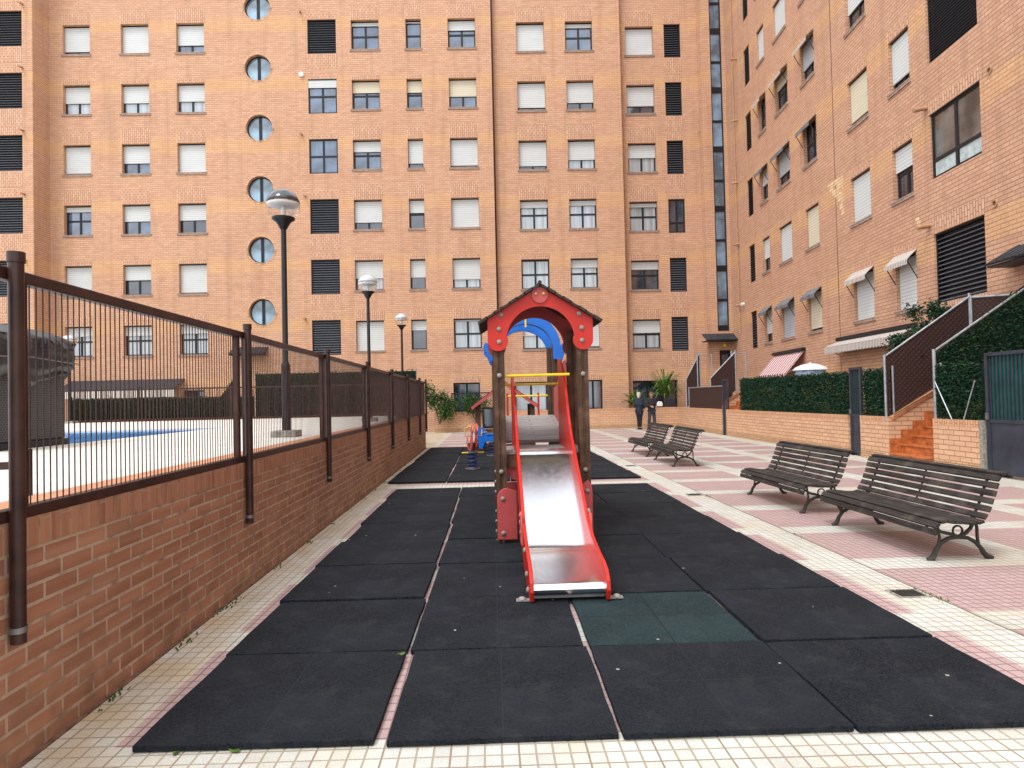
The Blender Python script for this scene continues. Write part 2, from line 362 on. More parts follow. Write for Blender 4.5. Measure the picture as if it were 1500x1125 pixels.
# ------------------------------------------------------------------ ground
g = obj('pavement', MB().add([(-80,-60,0),(80,-60,0),(80,120,0),(-80,120,0)], [(0,1,2,3)]), M_PAVE, fix=False); tag(g, kind='structure')
WX = -2.08; WEND = 22.4; RZ = 1.066
dk = MB(); ZD = 1.09; PX0, PX1, PY0, PY1 = -14.0, -5.5, 9.25, 14.4
dk.box(-30, PX0, -4, WEND, -.2, ZD).box(PX1, -2.42, -4, WEND, -.2, ZD).box(PX0, PX1, -4, PY0, -.2, ZD).box(PX0, PX1, PY1, WEND, -.2, ZD)
tag(obj('pool_deck', dk, M_DECK), kind='structure')
tag(obj('pool_water', MB().box(PX0 + .002, PX1 - .002, PY0 + .002, PY1 - .002, .1, ZD - .025), M_WATER), kind='structure')
cp = MB().box(-2.42, -2.16, -4, WEND, ZD - .1, ZD + .006).box(-30, -2.42, WEND - .3, WEND, ZD - .1, ZD + .006)
tag(obj('deck_edging', cp, B_COP), kind='structure')

# ------------------------------------------------------------------ retaining wall and fence
M_TERRAD = mat('dirty_joint', (.16, .09, .06), .9, var=.3, sc=12)
rw = empty('retaining_wall', (WX, 9, 0), 0, 'dark reddish brick retaining wall holding up the pool deck on the left', 'wall')
w = MB().box(-.34, 0, -13, WEND - 9, -.1, RZ - .135).box(-27.9, -.34, WEND - 9 - .3, WEND - 9, -.1, RZ)
obj('wall', w, B_WALL, rw)
obj('soldier_course', MB().box(-.338, .003, -13, WEND - 9 + .003, RZ - .135, RZ), B_WALLV, rw)
obj('drip_gutter', MB().box(0, .022, -13, WEND - 9, -.05, .010), M_TERRAD, rw)
fn = empty('metal_fence', (WX, 9, 0), 0, 'brown steel railing of thin upright bars along the brick wall by the pool', 'fence')
posts = [2.98 + 2.89 * k + (.045 if k == 0 else 0) for k in range(-1, 7)] + [22.3]
fx = -.02
rl = MB().box(fx - .035, fx + .025, -12, WEND - 9, 1.068, 1.118)
obj('bottom_rail', rl, M_BROWN, fn, bevel=.003)
obj('top_rail', MB().box(fx - .03, fx + .03, -12, WEND - 9, 2.115, 2.17), M_BROWN, fn, bevel=.006)
for i, py in enumerate(posts):
    yy = py - 9
    p = obj('post', MB().tube([(fx + .06, yy, .55), (fx + .06, yy, 2.22)], .031, 20), M_BROWN, fn, smooth=True)
    obj('clamp', MB().tube([(fx + .06, yy, .595), (fx + .06, yy, .62)], .0345, 20).box(fx + .02 - .01, fx + .05, yy - .012, yy + .012, .595, .62), M_STEELD, p)
    obj('cap', MB().tube([(fx + .06, yy, 2.19), (fx + .06, yy, 2.235)], .036, 20), M_BROWN, p, smooth=True)
    if i + 1 < len(posts):
        n0, n1 = yy + .06, posts[i+1] - 9 - .06
        pf = MB().box(fx - .022, fx + .022, n0 + .02, n0 + .07, 1.118, 2.115)
        obj('panel_frame', pf, M_BROWN, fn); obj('panel_frame', MB().box(fx - .022, fx + .022, n1 - .07, n1 - .02, 1.118, 2.115), M_BROWN, fn)
        b = MB(); yb = n0 + .115
        while yb < n1 - .09: b.tube([(fx, yb, 1.11), (fx, yb, 2.12)], .0034, 6, False); yb += .048
        obj('bar_panel', b, M_BROWN, fn)
# fence return along the far edge of the deck
fr = empty('metal_fence', (-10, WEND - .05, ZD), 0, 'brown railing across the far end of the pool deck in front of hedges', 'fence')
obj('rail', MB().box(-20, 7.85, -.03, .03, .03, .08).box(-20, 7.85, -.03, .03, 1.0, 1.05), M_BROWN, fr)
b = MB(); xx = -16
while xx < 7.8: b.box(xx - .005, xx + .005, -.005, .005, .08, 1.0); xx += .06
obj('bar_panel', b, M_BROWN, fr)
for k in range(9): obj('post', MB().box(-16 + 2.95*k - .03, -16 + 2.95*k + .03, -.035, .035, 0, 1.12), M_BROWN, fr)
# low guard rail on the deck
gr = empty('guard_rail', (-2.48, 3.75, ZD), 0, 'knee high brown rail on the pool deck behind the nearest fence post', 'rail')
obj('post', MB().box(-.02, .02, -.02, .02, 0, .25), M_BROWN, gr, bevel=.003)
obj('post', MB().box(-1.72, -1.68, -.42, -.38, 0, .25), M_BROWN, gr, bevel=.003)
obj('rail', MB().obox((-.86, -.21, .165), (1.68, .4, 0), (-.4, 1.68, 0), (0,0,1), .88, .012, .02), M_BROWN, gr)

# covered stack beside the pool
st = empty('covered_stack', (-6.2, 8.5, ZD), 0, 'stack of woven sun loungers under a crumpled black plastic sheet beside the pool', 'covered furniture')
obj('stack', MB().box(-.75, .68, -.95, .6, .08, .95), M_WOVEN, st, bevel=.02)
obj('plinth', MB().box(-.8, .7, -.98, .62, 0, .08), M_FRAME, st)
def tarp():
    bm = bmesh.new(); bmesh.ops.create_cube(bm, size=1)
    bmesh.ops.subdivide_edges(bm, edges=bm.edges, cuts=18, use_grid_fill=True)
    for v in bm.verts:
        c = v.co; x, y, z = c.x * 1.62, c.y * 1.72, c.z * .66
        e = max(abs(c.x), abs(c.y)) * 2
        if c.z > 0.3: z -= .16 * e ** 4
        import mathutils
        p = Vector((x * 3.3, y * 3.3, z * 3)); nz = mathutils.noise.noise_vector(p) * .07 + mathutils.noise.noise_vector(p * 2.7) * .035
        if c.z < -.45: z += mathutils.noise.noise(Vector((x * 3, y * 3, 5))) * .16
        r = 1.0 - .05 * (c.z < -.3)
        v.co = Vector((x * r, y * r, z)) + nz
    me = bpy.data.meshes.new('tarp'); bm.to_mesh(me); bm.free(); me.materials.append(M_TARP)
    for p in me.polygons: p.use_smooth = True
    o = bpy.data.objects.new('tarp', me); COL.objects.link(o); o.parent = st; o.location = (-.03, -.17, 1.13)
tarp()
obj('strap', MB().tube([(.80, -1.05, 1.05), (.84, -.3, 1.08), (.82, .68, 1.04)], .008, 5), M_STEELD, st)

# ------------------------------------------------------------------ rubber mats
def mat_mesh(w, l, seed, th=.030):
    rnd = random.Random(seed); n = 6; vs = []; fs = []
    def wob(a): return (rnd.random() - .5) * a
    gx = [-w/2 + w*i/n for i in range(n+1)]; gy = [-l/2 + l*i/n for i in range(n+1)]
    idx = {}
    for j, y in enumerate(gy):
        for i, x in enumerate(gx):
            e = (i in (0, n)) or (j in (0, n))
            idx[i, j] = len(vs); vs.append((x + wob(.006 if e else 0), y + wob(.006 if e else 0), th + wob(.003) - (.002 if e else 0)))
    for j in range(n):
        for i in range(n): fs.append((idx[i, j], idx[i+1, j], idx[i+1, j+1], idx[i, j+1]))
    ring = [idx[i, 0] for i in range(n)] + [idx[n, j] for j in range(n)] + [idx[i, n] for i in range(n, 0, -1)] + [idx[0, j] for j in range(n, 0, -1)]
    o = len(vs); vs += [(vs[k][0], vs[k][1], .001) for k in ring]
    for k in range(len(ring)): k2 = (k+1) % len(ring); fs.append((ring[k], o+k, o+k2, ring[k2]))
    m = MB(); m.v = vs; m.f = fs; return m
def field(xs, y0, pitch, rows, where, grp, gaps, sd):
    for c in range(len(xs) - 1):
        for r in range(rows):
            gl = gaps.get((c, 'l'), .006); gr_ = gaps.get((c, 'r'), .006)
            rr = random.Random(sd + c * 31 + r)
            jx = (rr.random() - .5) * .03 * (1 if r else 0)
            a = xs[c] + gl + (jx if c else jx * 1.5); b_ = xs[c+1] - gr_ + jx * .4
            f = y0 + r * pitch + .004 + rr.random() * .01; k = y0 + (r+1) * pitch - .004 - rr.random() * .006
            if r == 0 and c == 0 and sd < 50: a -= .0; b_ -= .02
            green = (sd < 50 and c == 2 and r == 1)
            o = obj('rubber_mat', mat_mesh(b_ - a, k - f, sd * 100 + c * 10 + r), M_MATG if green else M_MAT, None, ((a + b_)/2, (f + k)/2 - .024 * (a + b_)/2 - .02, .002 + .011 * rr.random()), bevel=.005)
            o.rotation_euler = ((rr.random()-.5)*.008, (rr.random()-.5)*.008, (rr.random()-.5)*.012 - .012)
            lab = ('faded green rubber mat at the foot of the slide, in front of its right side' if green else
                   f'black rubber mat, column {["one","two","three","four"][c]} from the left, {ORD[r]} row of the {where}')
            tag(o, lab, 'rubber mat', grp)
field([-1.63, -.50, .57, 1.64, 2.71], 3.12, 1.1, 8, 'near field', 'rubber mats of the near play field', {(0, 'r'): .022, (1, 'l'): .012, (1, 'r'): .010, (2, 'l'): .010}, 11)
field([-1.92, -.82, .38, 1.62, 2.84], 12.85, 1.16, 8, 'far field', 'rubber mats of the far play field', {(0, 'r'): .02}, 71)

# ------------------------------------------------------------------ play tower
TX0, TX1, TY0, TY1 = .117, 1.01, 7.30, 8.20
tcx = (TX0 + TX1) / 2
pt = empty('play_tower', (tcx, TY0, .04), 0, 'brown play tower with red gable boards, blue arch and steel slide on black rubber mats', 'play equipment')
def P(name, mb, m, parent=pt, **k):
    mb.shift((-tcx, -TY0, -.04)); return obj(name, mb, m, parent, **k)
def playpost(x, y, z1, z0=.04):
    w = .058; mb = MB()
    poly = []
    for sx, sy in ((-1,-1),(1,-1),(1,1),(-1,1)):
        pass
    g = .008
    poly = [(-w,-w),(-g*1.6,-w),(-g,-w+.012),(g,-w+.012),(g*1.6,-w),(w,-w),(w,-g*1.6),(w-.012,-g),(w-.012,g),(w,g*1.6),(w,w),(g*1.6,w),(g,w-.012),(-g,w-.012),(-g*1.6,w),(-w,w),(-w,g*1.6),(-w+.012,g),(-w+.012,-g),(-w,-g*1.6)]
    mb.prism(poly, z0, z1, (1,0,0), (0,1,0), (0,0,1), (x, y, 0)); return mb
for (x, y, z) in ((TX0,TY0,2.35),(TX1,TY0,2.35),(TX0,TY1,2.35),(TX1,TY1,2.35),(TX0,10.1,2.30),(TX1,10.1,2.42),(TX0,11.0,2.3),(TX1,11.0,2.36)):
    P('post', playpost(x, y, z), M_POST)
def bolt(pos, d=(0,-1,0), r=.026, m=None, parent=pt):
    d = Vector(d).normalized(); a = d.orthogonal().normalized(); b = d.cross(a)
    prof = [(r, 0), (r * .96, r*.35), (r * .7, r*.65), (r * .35, r*.8), (0.0001, r*.84)]
    P('bolt_cap', MB().lathe(prof, pos, 12, a, b, d), m or M_BOLT, parent, smooth=2)
def gable(y, m, th=.022, front=True):
    # outline in (x, z) about the tower centre
    W = .56; zt = 2.735; ze = 2.40
    L = [(0, zt), (-W, ze)]
    lob = (-W + .108, 2.165, .108)
    L.append((-W, lob[1]))
    for k in range(1, 13):
        a = PI + (PI + .55) * k / 12; L.append((lob[0] + lob[2]*math.cos(a), lob[1] + lob[2]*math.sin(a)))
    # arch inner
    ra = .365; cz = 2.155
    inner = []
    for k in range(0, 17):
        a = PI - .22 - (PI/2 - .22) * k / 16; inner.append((ra * math.cos(a) * 1.0, cz + ra * math.sin(a) * 1.02))
    L += inner
    poly = L + [(-x, z) for x, z in reversed(L[1:]) if abs(x) > 1e-6]
    # split into two halves to keep polygons simple
    half = L
    mb = MB(); mb.prism([(x, z) for x, z in half], y - th/2, y + th/2, org=(tcx, 0, 0)); mb.prism([(-x, z) for x, z in reversed(half)], y - th/2, y + th/2, org=(tcx, 0, 0))
    # drop the two shared faces at the centre line
    return mb
gf = P('gable_board', gable(TY0 - .075, M_RED), M_RED)
P('gable_board', gable(TY1 + .075, M_RED), M_RED2)
for sx in (-1, 1):
    for bx, bz in ((.415, 2.44), (.44, 2.29), (.44, 2.155)): bolt((tcx + sx*bx, TY0 - .087, bz), parent=gf)
P('apex_disc', MB().tube([(tcx, TY0 - .086, 2.645), (tcx, TY0 - .106, 2.645)], .086, 28), M_RED2, smooth=True)
for sx in (-1, 1): bolt((tcx + sx*.042, TY0 - .106, 2.655), r=.02, m=M_GOLD)
for sx in (-1, 1):
    a = Vector((0, 0, 2.775)); e = Vector((sx * .645, 0, 2.375)); d = (e - a).normalized(); nrm = Vector((-d.z * sx, 0, d.x * sx)); nrm = nrm if nrm.z > 0 else -nrm
    mb = MB(); L = (e - a).length; n = 8
    for k in range(n):
        c = a + d * (L * (k + .5) / n) + nrm * (.004 * (k % 2)); c = Vector((tcx + c.x, (TY0 + TY1)/2, c.z - .02))
        mb.obox(c, d, (0,1,0), nrm, L/n/2 + .006, .60, .012 + .002 * (k % 2))
    P('roof_panel', mb, M_ROOF)
P('ridge_cap', MB().tube([(tcx, TY0 - .16, 2.77), (tcx, TY1 + .16, 2.77)], .022, 8), M_ROOF)
for sx in (-1, 1):
    bolt((tcx + sx * .08 , TY0 + .1, 2.56), (0,-1,0), .022)
# platform, bridge
mb = MB()
for k in range(6): mb.box(TX0 - .02, TX1 + .02, TY0 + .02 + k*.145, TY0 + .02 + k*.145 + .138, .955, .99)
P('platform', mb, M_PLANK, bevel=.003)
P('platform_beam', MB().box(TX0, TX1, TY0 + .0, TY0 + .05, .82, .95).box(TX0, TX1, TY1 - .05, TY1, .82, .95), M_POST)
mb = MB(); nb = 6
for k in range(nb):
    t0 = (k + .5) / nb; y = 8.28 + 1.78 * t0; z = 1.03 + .25 * t0; ang = math.atan2(.25, 1.78)
    mb.obox((tcx, y, z), (1,0,0), (0, math.cos(ang), math.sin(ang)), (0, -math.sin(ang), math.cos(ang)), .40, .143, .018)
P('bridge_deck', mb, M_PLANK, bevel=.003)
mb = MB()
for k in range(nb):
    t0 = (k + .5) / nb; y = 8.28 + 1.78 * t0; z = 1.03 + .25 * t0 + .019
    for sx in (-.34, .0, .34): mb.tube([(tcx + sx, y, z), (tcx + sx, y, z + .006)], .011, 8)
P('deck_screws', mb, M_STEELD)
P('platform', MB().box(TX0 - .02, TX1 + .02, 10.1, 11.0, 1.24, 1.28), M_PLANK)
# side panels of bridge
poly = [(8.3, .92), (10.0, 1.12), (10.0, 1.70)] + [(9.6 - 1.1 * k / 14, 1.72 + .30 * math.sin(PI/2 * k / 14)) for k in range(0, 15)] + [(8.34, 1.98), (8.3, 1.9)]
sp = P('side_panel', MB().prism(poly, .955, .972, (0,1,0), (0,0,1), (1,0,0)), M_RED2, bevel=.004)
bolt((.955, 9.1, 1.62), (-1,0,0), parent=sp)
poly2 = [(y, z - (.25 if z > 1.5 else 0)) for y, z in poly]
P('side_panel', MB().prism(poly2, .15, .167, (0,1,0), (0,0,1), (1,0,0)), M_RED2, bevel=.004)
# bars
P('safety_bar', MB().tube([(TX0 + .05, TY0, 1.795), (TX1 - .14, TY0, 1.80)], .016, 12), M_YEL, smooth=True)
P('safety_bar', MB().tube([(TX0, TY1, 1.72), (TX1, TY1, 1.72)], .014, 12), M_YEL, smooth=True)
P('safety_bar', MB().tube([(TX0, TY0 + .1, .93), (TX0 + .2, TY0 + .1, .93)], .016, 12), M_YEL, smooth=True)
P('safety_bar', MB().tube([(.3, 11.0, 1.59), (TX1, 11.0, 1.59)], .016, 12), M_YEL, smooth=True)
for xx in (.30, .80): P('rail_picket', MB().tube([(xx, 11.0, 1.28), (xx, 11.0, 1.64)], .016, 8), M_RED)
for x in (TX0, TX1):
    for z in (1.80, .78): bolt((x, TY0 - .058, z))
for k in range(7): bolt((TX0 - .058, TY0 + .0 + .02*k, .78 - .11 * k - (.1 if k > 2 else 0)), (-1, -.1, 0), .018)
# blue arch of the second tower
def arch(y, sx, m, th=.05):
    pts = []; ro, ri = .50, .375; cz = 2.30
    for k in range(0, 15):
        a = PI/2 - (PI/2 - .06) * k / 14; pts.append((ro*math.cos(a) * 1.02, cz + ro*math.sin(a)))
    lob = (.545, 2.31, .085)
    for k in range(1, 9):
        a = 1.4 - 2.6 * k / 8; pts.append((lob[0] + lob[2]*math.cos(a), lob[1] + lob[2]*math.sin(a)))
    pts.append((.53, 2.10)); pts.append((.40, 2.12))
    for k in range(14, -1, -1):
        a = PI/2 - (PI/2 + .0) * k / 14; pts.append((ri*math.cos(a) * 1.06, cz - .03 + ri*math.sin(a)))
    pts = [(sx * x, z) for x, z in pts]
    return MB().prism(pts, y - th/2, y + th/2, org=(tcx, 0, 0))
for y in (10.07, 11.08):
    for sx in (-1, 1): P('arch_panel', arch(y, sx, M_BLUE, .14 if y < 10.5 else .05), M_BLUE, bevel=.006)
P('arch_clip', MB().box(tcx - .012, tcx + .012, 9.985, 10.0, 2.60, 2.81), M_YEL)
# slide
def prof(n=40):
    # (y, z) of the bed from entry to exit
    key = [(7.42, 1.005), (7.22, 1.0), (7.12, .975), (7.02, .92), (6.55, .60), (6.08, .29), (5.93, .23), (5.76, .205), (5.45, .185), (5.17, .170), (5.10, .16), (5.075, .135), (5.08, .105), (5.11, .08)]
    out = []
    for i in range(len(key) - 1):
        p0 = Vector(key[max(i-1, 0)]); p1 = Vector(key[i]); p2 = Vector(key[i+1]); p3 = Vector(key[min(i+2, len(key)-1)])
        for k in range(6):
            t = k / 6; q = .5 * ((2*p1) + (p2 - p0)*t + (2*p0 - 5*p1 + 4*p2 - p3)*t*t + (-p0 + 3*p1 - 3*p2 + p3)*t*t*t); out.append((q.x, q.y))
    out.append(key[-1]); return out
SX = .572; SW = .270
pr = prof(); mb = MB(); o = 0
for (y, z) in pr: mb.v += [(SX - SW, y, z), (SX + SW, y, z)]
for i in range(len(pr) - 1): mb.f.append((2*i, 2*i+1, 2*i+3, 2*i+2))
bed = P('slide_bed', mb, M_STEEL, smooth=2, fix=False)
P('exit_plate', MB().box(SX - SW, SX + SW, 5.125, 5.13, .055, .16), M_STEELD)
def cheek(x0, x1, top, m, e=M_PINK):
    low = [(5.07, .044), (5.45, .055), (5.9, .10), (6.2, .17), (6.6, .42), (7.05, .74), (7.2, .80), (8.28, .86)]
    up = [(8.28, top - .0)] + [(8.22 - .02, top), (8.05, top - .02), (7.8, top - .15), (7.55, top - .36), (7.38, 1.42), (7.25, 1.26), (7.12, 1.14), (6.9, 1.0), (6.5, .75), (6.08, .47), (5.8, .37), (5.5, .315), (5.25, .285), (5.12, .25), (5.055, .19), (5.04, .12)]
    return MB().prism(low + up, x0, x1, (0,1,0), (0,0,1), (1,0,0))
ck = P('slide_side', cheek(SX - SW - .03, SX - SW, 1.84, M_RED), M_RED, bevel=.005)
for z, y in ((.33, 5.6), (.2, 5.35), (.12, 5.2)): bolt((SX - SW - .03, y, z - .02), (-1, 0, 0), .025, parent=ck)
ck2 = P('slide_side', cheek(SX + SW, SX + SW + .03, 2.02, M_RED), M_RED, bevel=.005)
for k, (y, z) in enumerate(((6.15, .42), (6.2, .35), (6.1, .28))):
    bolt((SX + SW + .03, y, z + .1), (1, 0, 0), .03, parent=ck2); bolt((SX - SW - .03, y, z + .08), (-1, 0, 0), .03, M_PINK, parent=ck)
P('joint_plate', MB().box(SX - SW - .045, SX - SW - .03, 6.02, 6.26, .26, .52), M_PINK)
P('joint_plate', MB().box(SX + SW + .03, SX + SW + .045, 6.02, 6.26, .28, .52), M_PINK)
for sx in (-1, 1):
    bolt((SX + sx * (SW + .085), 5.13, .045), (0, 0, 1), .032)
    P('foot_plate', MB().box(SX + sx * (SW + .03), SX + sx * (SW + .13), 5.10, 5.16, .042, .05) if sx > 0 else MB().box(SX - SW - .13, SX - SW - .03, 5.10, 5.16, .042, .05), M_GALV)
# lower red panels
def lowpanel(x0, x1, y, r=.07):
    pts = [(x0, .07), (x0, .49)]
    for k in range(0, 9):
        a = PI - PI/2 * k / 8; pts.append((x0 + .10 + .10*math.cos(a), .51 + .10*math.sin(a)))
    pts += [(x1, .58), (x1, .07)]
    return MB().prism(pts, y - .012, y + .012)
lp = P('lower_panel', lowpanel(.065, SX - SW - .03, TY0 - .08), M_RED2, bevel=.006)
for z in (.50, .14): bolt((.125, TY0 - .092, z), parent=lp)
lp2 = P('lower_panel', MB().prism([(1.075 - (x - .065) * .55, z) for x, z in [(.065, .13), (.065, .55), (.08, .62), (.13, .665), (.165, .67), (.3, .60), (.3, .13)]], TY0 - .092, TY0 - .068), M_RED2, bevel=.006)
bolt((1.02, TY0 - .092, .56), parent=lp2)
P('panel_foot', MB().tube([(.125, TY0 - .07, .04), (.125, TY0 - .07, .09)], .02, 10), M_IRON)
P('brace_panel', MB().prism([(.16, .94), (.30, .86), (.30, .66), (.16, .74)], TY0 + .03, TY0 + .05), M_RED2)
P('under_panel', MB().box(TX0 + .058, SX - SW, TY0 + .35, TY0 + .37, .2, .62), M_RED2)

# ------------------------------------------------------------------ play house far behind
ph = empty('play_house', (.5, 20.2, .04), 0, 'small brown wooden play house with pitched roof far behind the slide tower', 'play house')
for x in (-.84, .78): 
    for y in (0, 1.2): obj('post', MB().box(x - .07, x + .07, y - .07, y + .07, 0, 1.35), M_POST, ph)
mb = MB()
for k in range(5): mb.box(-.92, -.18, -.10, -.08, .12 + k*.105, .12 + k*.105 + .098)
obj('wall_panel', mb, M_POST, ph)
obj('wall_panel', MB().box(.3, .8, -.1, -.08, .1, .62), M_POST, ph)
wf = obj('window', MB().box(-.70, -.26, -.115, -.07, .66, .72).box(-.70, -.26, -.115, -.07, 1.22, 1.28).box(-.70, -.64, -.115, -.07, .72, 1.22).box(-.32, -.26, -.115, -.07, .72, 1.22), M_FRAME, ph)
obj('pane', MB().box(-.64, -.32, -.09, -.085, .72, 1.22), G_DARK, wf)
for sx in (-1, 1):
    a = Vector((-.03, .6, 2.02)); e = Vector((-.03 + sx * .98, .6, 1.30)); d = (e - a).normalized(); nrm = Vector((-d.z, 0, d.x)); c = (a + e) / 2
    obj('roof_panel', MB().obox(c, d, (0,1,0), nrm, (e-a).length/2, .8, .02), M_ROOF, ph)
    obj('gable_board', MB().obox(c + Vector((0, -.8, -.05)), d, (0,1,0), nrm, (e-a).length/2, .015, .04), M_RED2, ph)
obj('floor', MB().box(-.9, .85, -.05, 1.25, .02, .10), M_POST, ph)

# ------------------------------------------------------------------ spring riders
def helix(r, z0, z1, turns, rr):
    n = int(turns * 20); return MB().tube([(r*math.cos(2*PI*turns*k/n), r*math.sin(2*PI*turns*k/n), z0 + (z1-z0)*k/n) for k in range(n+1)], rr, 6)
def rider(loc, rz, mbody, mspr, label, kind):
    r = empty('spring_rider', loc, rz, label, 'spring rider')
    obj('spring', helix(.10 if kind else .11, .02, .36, 4.2, .016), mspr, r, smooth=True)
    obj('base_plate', MB().tube([(0,0,0),(0,0,.02)], .16, 20).tube([(0,0,.36),(0,0,.385)], .12, 20), M_STEELD, r)
    if kind == 0:   # upright pony seen end on
        sil = [(-.36,.42),(-.20,.40),(0,.40),(.18,.42),(.30,.50),(.34,.62),(.36,.78),(.44,.80),(.47,.86),(.40,.93),(.33,1.0),(.29,.96),(.22,.84),(.15,.66),(.02,.60),(-.18,.60),(-.28,.68),(-.36,.70),(-.42,.60)]
    else:
        sil = [(-.40,.36),(-.28,.22),(-.16,.20),(-.12,.36),(.16,.36),(.24,.18),(.34,.20),(.34,.42),(.42,.50),(.46,.62),(.42,.72),(.32,.76),(.24,.72),(.18,.60),(.0,.54),(-.16,.56),(-.26,.66),(-.36,.70),(-.42,.60)]
    for sy in (-.05, .05) if kind == 0 else (-.09, .09):
        obj('body_panel', MB().prism(sil, sy - .012, sy + .012), mbody, r, bevel=.004)
    obj('seat', MB().box(-.17, .12, -.13, .13, .56, .585), M_PLANK if kind == 0 else mbody, r, bevel=.01)
    obj('foot_rest', MB().tube([(.05, -.24, .36), (.05, .24, .36)], .016, 8), M_YEL, r)
    if kind == 0:
        obj('hand_bar', MB().tube([(.24, -.05, .74), (.22, -.17, .72), (.16, -.19, .86), (.2, -.1, .93), (.22, 0, .93), (.2, .1, .93), (.16, .19, .86), (.22, .17, .72), (.24, .05, .74)], .014, 8), M_GOLD, r, smooth=True)
    else:
        obj('hand_bar', MB().tube([(.22, -.2, .62), (.22, .2, .62)], .016, 8), M_YEL, r)
rider((-.38, 14.9, .045), math.radians(-80), M_PINK, M_NAVY, 'faded red spring rider with a yellow hand loop on the far mats', 0)
rider((.06, 18.3, .045), math.radians(160), M_BLUE, M_NAVY, 'blue animal shaped spring rider just left of the tower post', 1)

# ------------------------------------------------------------------ benches
def make_bench():
    r = empty('park_bench', (0, 0, 0), -PI/2, 'x', 'bench', 'slatted benches in a line on the right')
    L = 1.04
    seat = [(-.005, .285, 75), (.012, .345, 48), (.075, .377, 12), (.142, .379, -4), (.208, .370, -7), (.274, .360, -6), (.340, .354, 2), (.404, .366, 18)]
    back = [(.452, .413, 55), (.487, .478, 64), (.515, .546, 69), (.540, .614, 70), (.562, .682, 68), (.590, .744, 56), (.640, .785, 14), (.688, .770, -45)]
    def slats(lst, w):
        mb = MB(); rnd = random.Random(3)
        for y, z, a in lst:
            a = math.radians(a); ay = (0, math.cos(a), math.sin(a)); az = (0, -math.sin(a), math.cos(a))
            n = 10; e0 = (rnd.random() - .5) * .02
            mb.obox((e0, y, z), (1,0,0), ay, az, L, w/2, .013)
        return mb
    obj('seat', slats(seat, .056), M_BENCH, r, bevel=.004)
    obj('backrest', slats(back[:6], .054).add(*(lambda q: (q.v, q.f))(slats(back[6:], .052))), M_BENCH, r, bevel=.004)
    for x in (-.86, .86):
        T = lambda pts, rad: MB().tube([(x, y, z) for y, z in pts], rad, 8)
        f = T([(.06, .015), (.085, .05), (.105, .10), (.15, .155), (.22, .195), (.31, .205), (.40, .195), (.47, .155), (.52, .10), (.55, .05), (.585, .015)], [.026, .022, .019, .018, .018, .019, .018, .018, .019, .022, .026])
        def addt(pts, rad): q = T(pts, rad); f.add(q.v, q.f)
        addt([(.06, .02), (.02, .012)], [.024, .014]); addt([(.585, .02), (.63, .012)], [.024, .014])
        addt([(.31, .205), (.24, .235), (.16, .255), (.09, .30), (.06, .345)], [.018, .016, .014, .013, .012])
        addt([(.31, .205), (.38, .235), (.43, .28), (.455, .33), (.47, .40)], [.018, .016, .015, .015, .014])
        addt([(.125, .135), (.14, .20), (.13, .27), (.12, .35)], .012); addt([(.50, .13), (.49, .20), (.49, .28), (.475, .36)], .013)
        addt([(.31 + .045*math.cos(a*PI/6), .262 + .045*math.sin(a*PI/6)) for a in range(13)], .009)
        addt([(.02, .29), (.03, .335), (.08, .352), (.14, .354), (.21, .345), (.28, .335), (.34, .33), (.41, .342), (.46, .395), (.505, .47), (.535, .545), (.56, .615), (.585, .68), (.615, .735), (.65, .758), (.68, .745), (.685, .72), (.665, .71)], [.012]*18)
        f.v = [(x + (v[0] - x) * 1.25, v[1], v[2]) for v in f.v]
        obj('leg_frame', f, M_IRON, r, smooth=True)
    obj('centre_strap', MB().tube([(0, y + .022, z) for y, z, a in back[:6]], .009, 6), M_IRON, r)
    obj('centre_strap', MB().tube([(0, y, z - .024) for y, z, a in seat[1:]], .009, 6), M_IRON, r)
    return r
b0 = make_bench()
labs = ['nearest dark slatted bench, largest and rightmost of the four in the row', 'dark slatted bench, second nearest, just behind the largest bench',
        'dark slatted bench, third from the camera, overlapping the farthest bench', 'farthest dark slatted bench, in front of the two standing people']
for i, yc in enumerate((6.95, 9.51, 15.55, 18.1)):
    b = b0 if i == 0 else copy_tree(b0)
    b.location = (3.92, yc, 0); b.rotation_euler = (0, 0, -PI/2 + (0, .01, -.015, .01)[i]); b['label'] = labs[i]

# ------------------------------------------------------------------ street lamps
def make_lamp():
    r = empty('street_lamp', (0,0,0), 0, 'x', 'street lamp', 'globe lamps along the pool deck')
    obj('pole', MB().tube([(0,0,.0),(0,0,1.0)], .062, 16).tube([(0,0,1.0),(0,0,1.06),(0,0,2.98)], [.062,.040,.037], 16), M_BLACK, r, smooth=True)
    obj('foot', MB().box(-.17,.17,-.17,.17,0,.09), M_PLASTER, r, bevel=.01)
    obj('collar', MB().lathe([(.045,2.92),(.06,2.95),(.10,3.02),(.155,3.06),(.16,3.085),(.04,3.09)], n=24), M_BLACK, r, smooth=True)
    c = 3.255; R_ = .232
    obj('globe', MB().lathe([(R_*math.sin(PI*k/16)+1e-5, c - R_*math.cos(PI*k/16)) for k in range(3, 10)], n=32), M_GLOBE, r, smooth=2)
    obj('hood', MB().lathe([(R_*1.01*math.sin(PI*k/16)+(1e-5), c - R_*1.01*math.cos(PI*k/16)) for k in range(9, 17)], n=32), M_HOOD, r, smooth=2)
    obj('reflector', MB().lathe([(R_*.97, c + .03), (.2, c + .0), (.10, c - .01), (.03, c - .005)], n=24), M_WHITE, r, smooth=2)
    obj('bulb', MB().lathe([(.02, 3.08), (.03, 3.12), (.035, 3.2), (.02, 3.25), (.0001, 3.26)], n=12), M_SHUT, r, smooth=2)
    return r
M_HOOD = mat('glossy_black_hood', (.03, .035, .042), .12, var=.05, spec=.8)
M_HOODW = mat('pale_hood', (.42, .45, .48), .15, var=.05, spec=.8)
l0 = make_lamp()
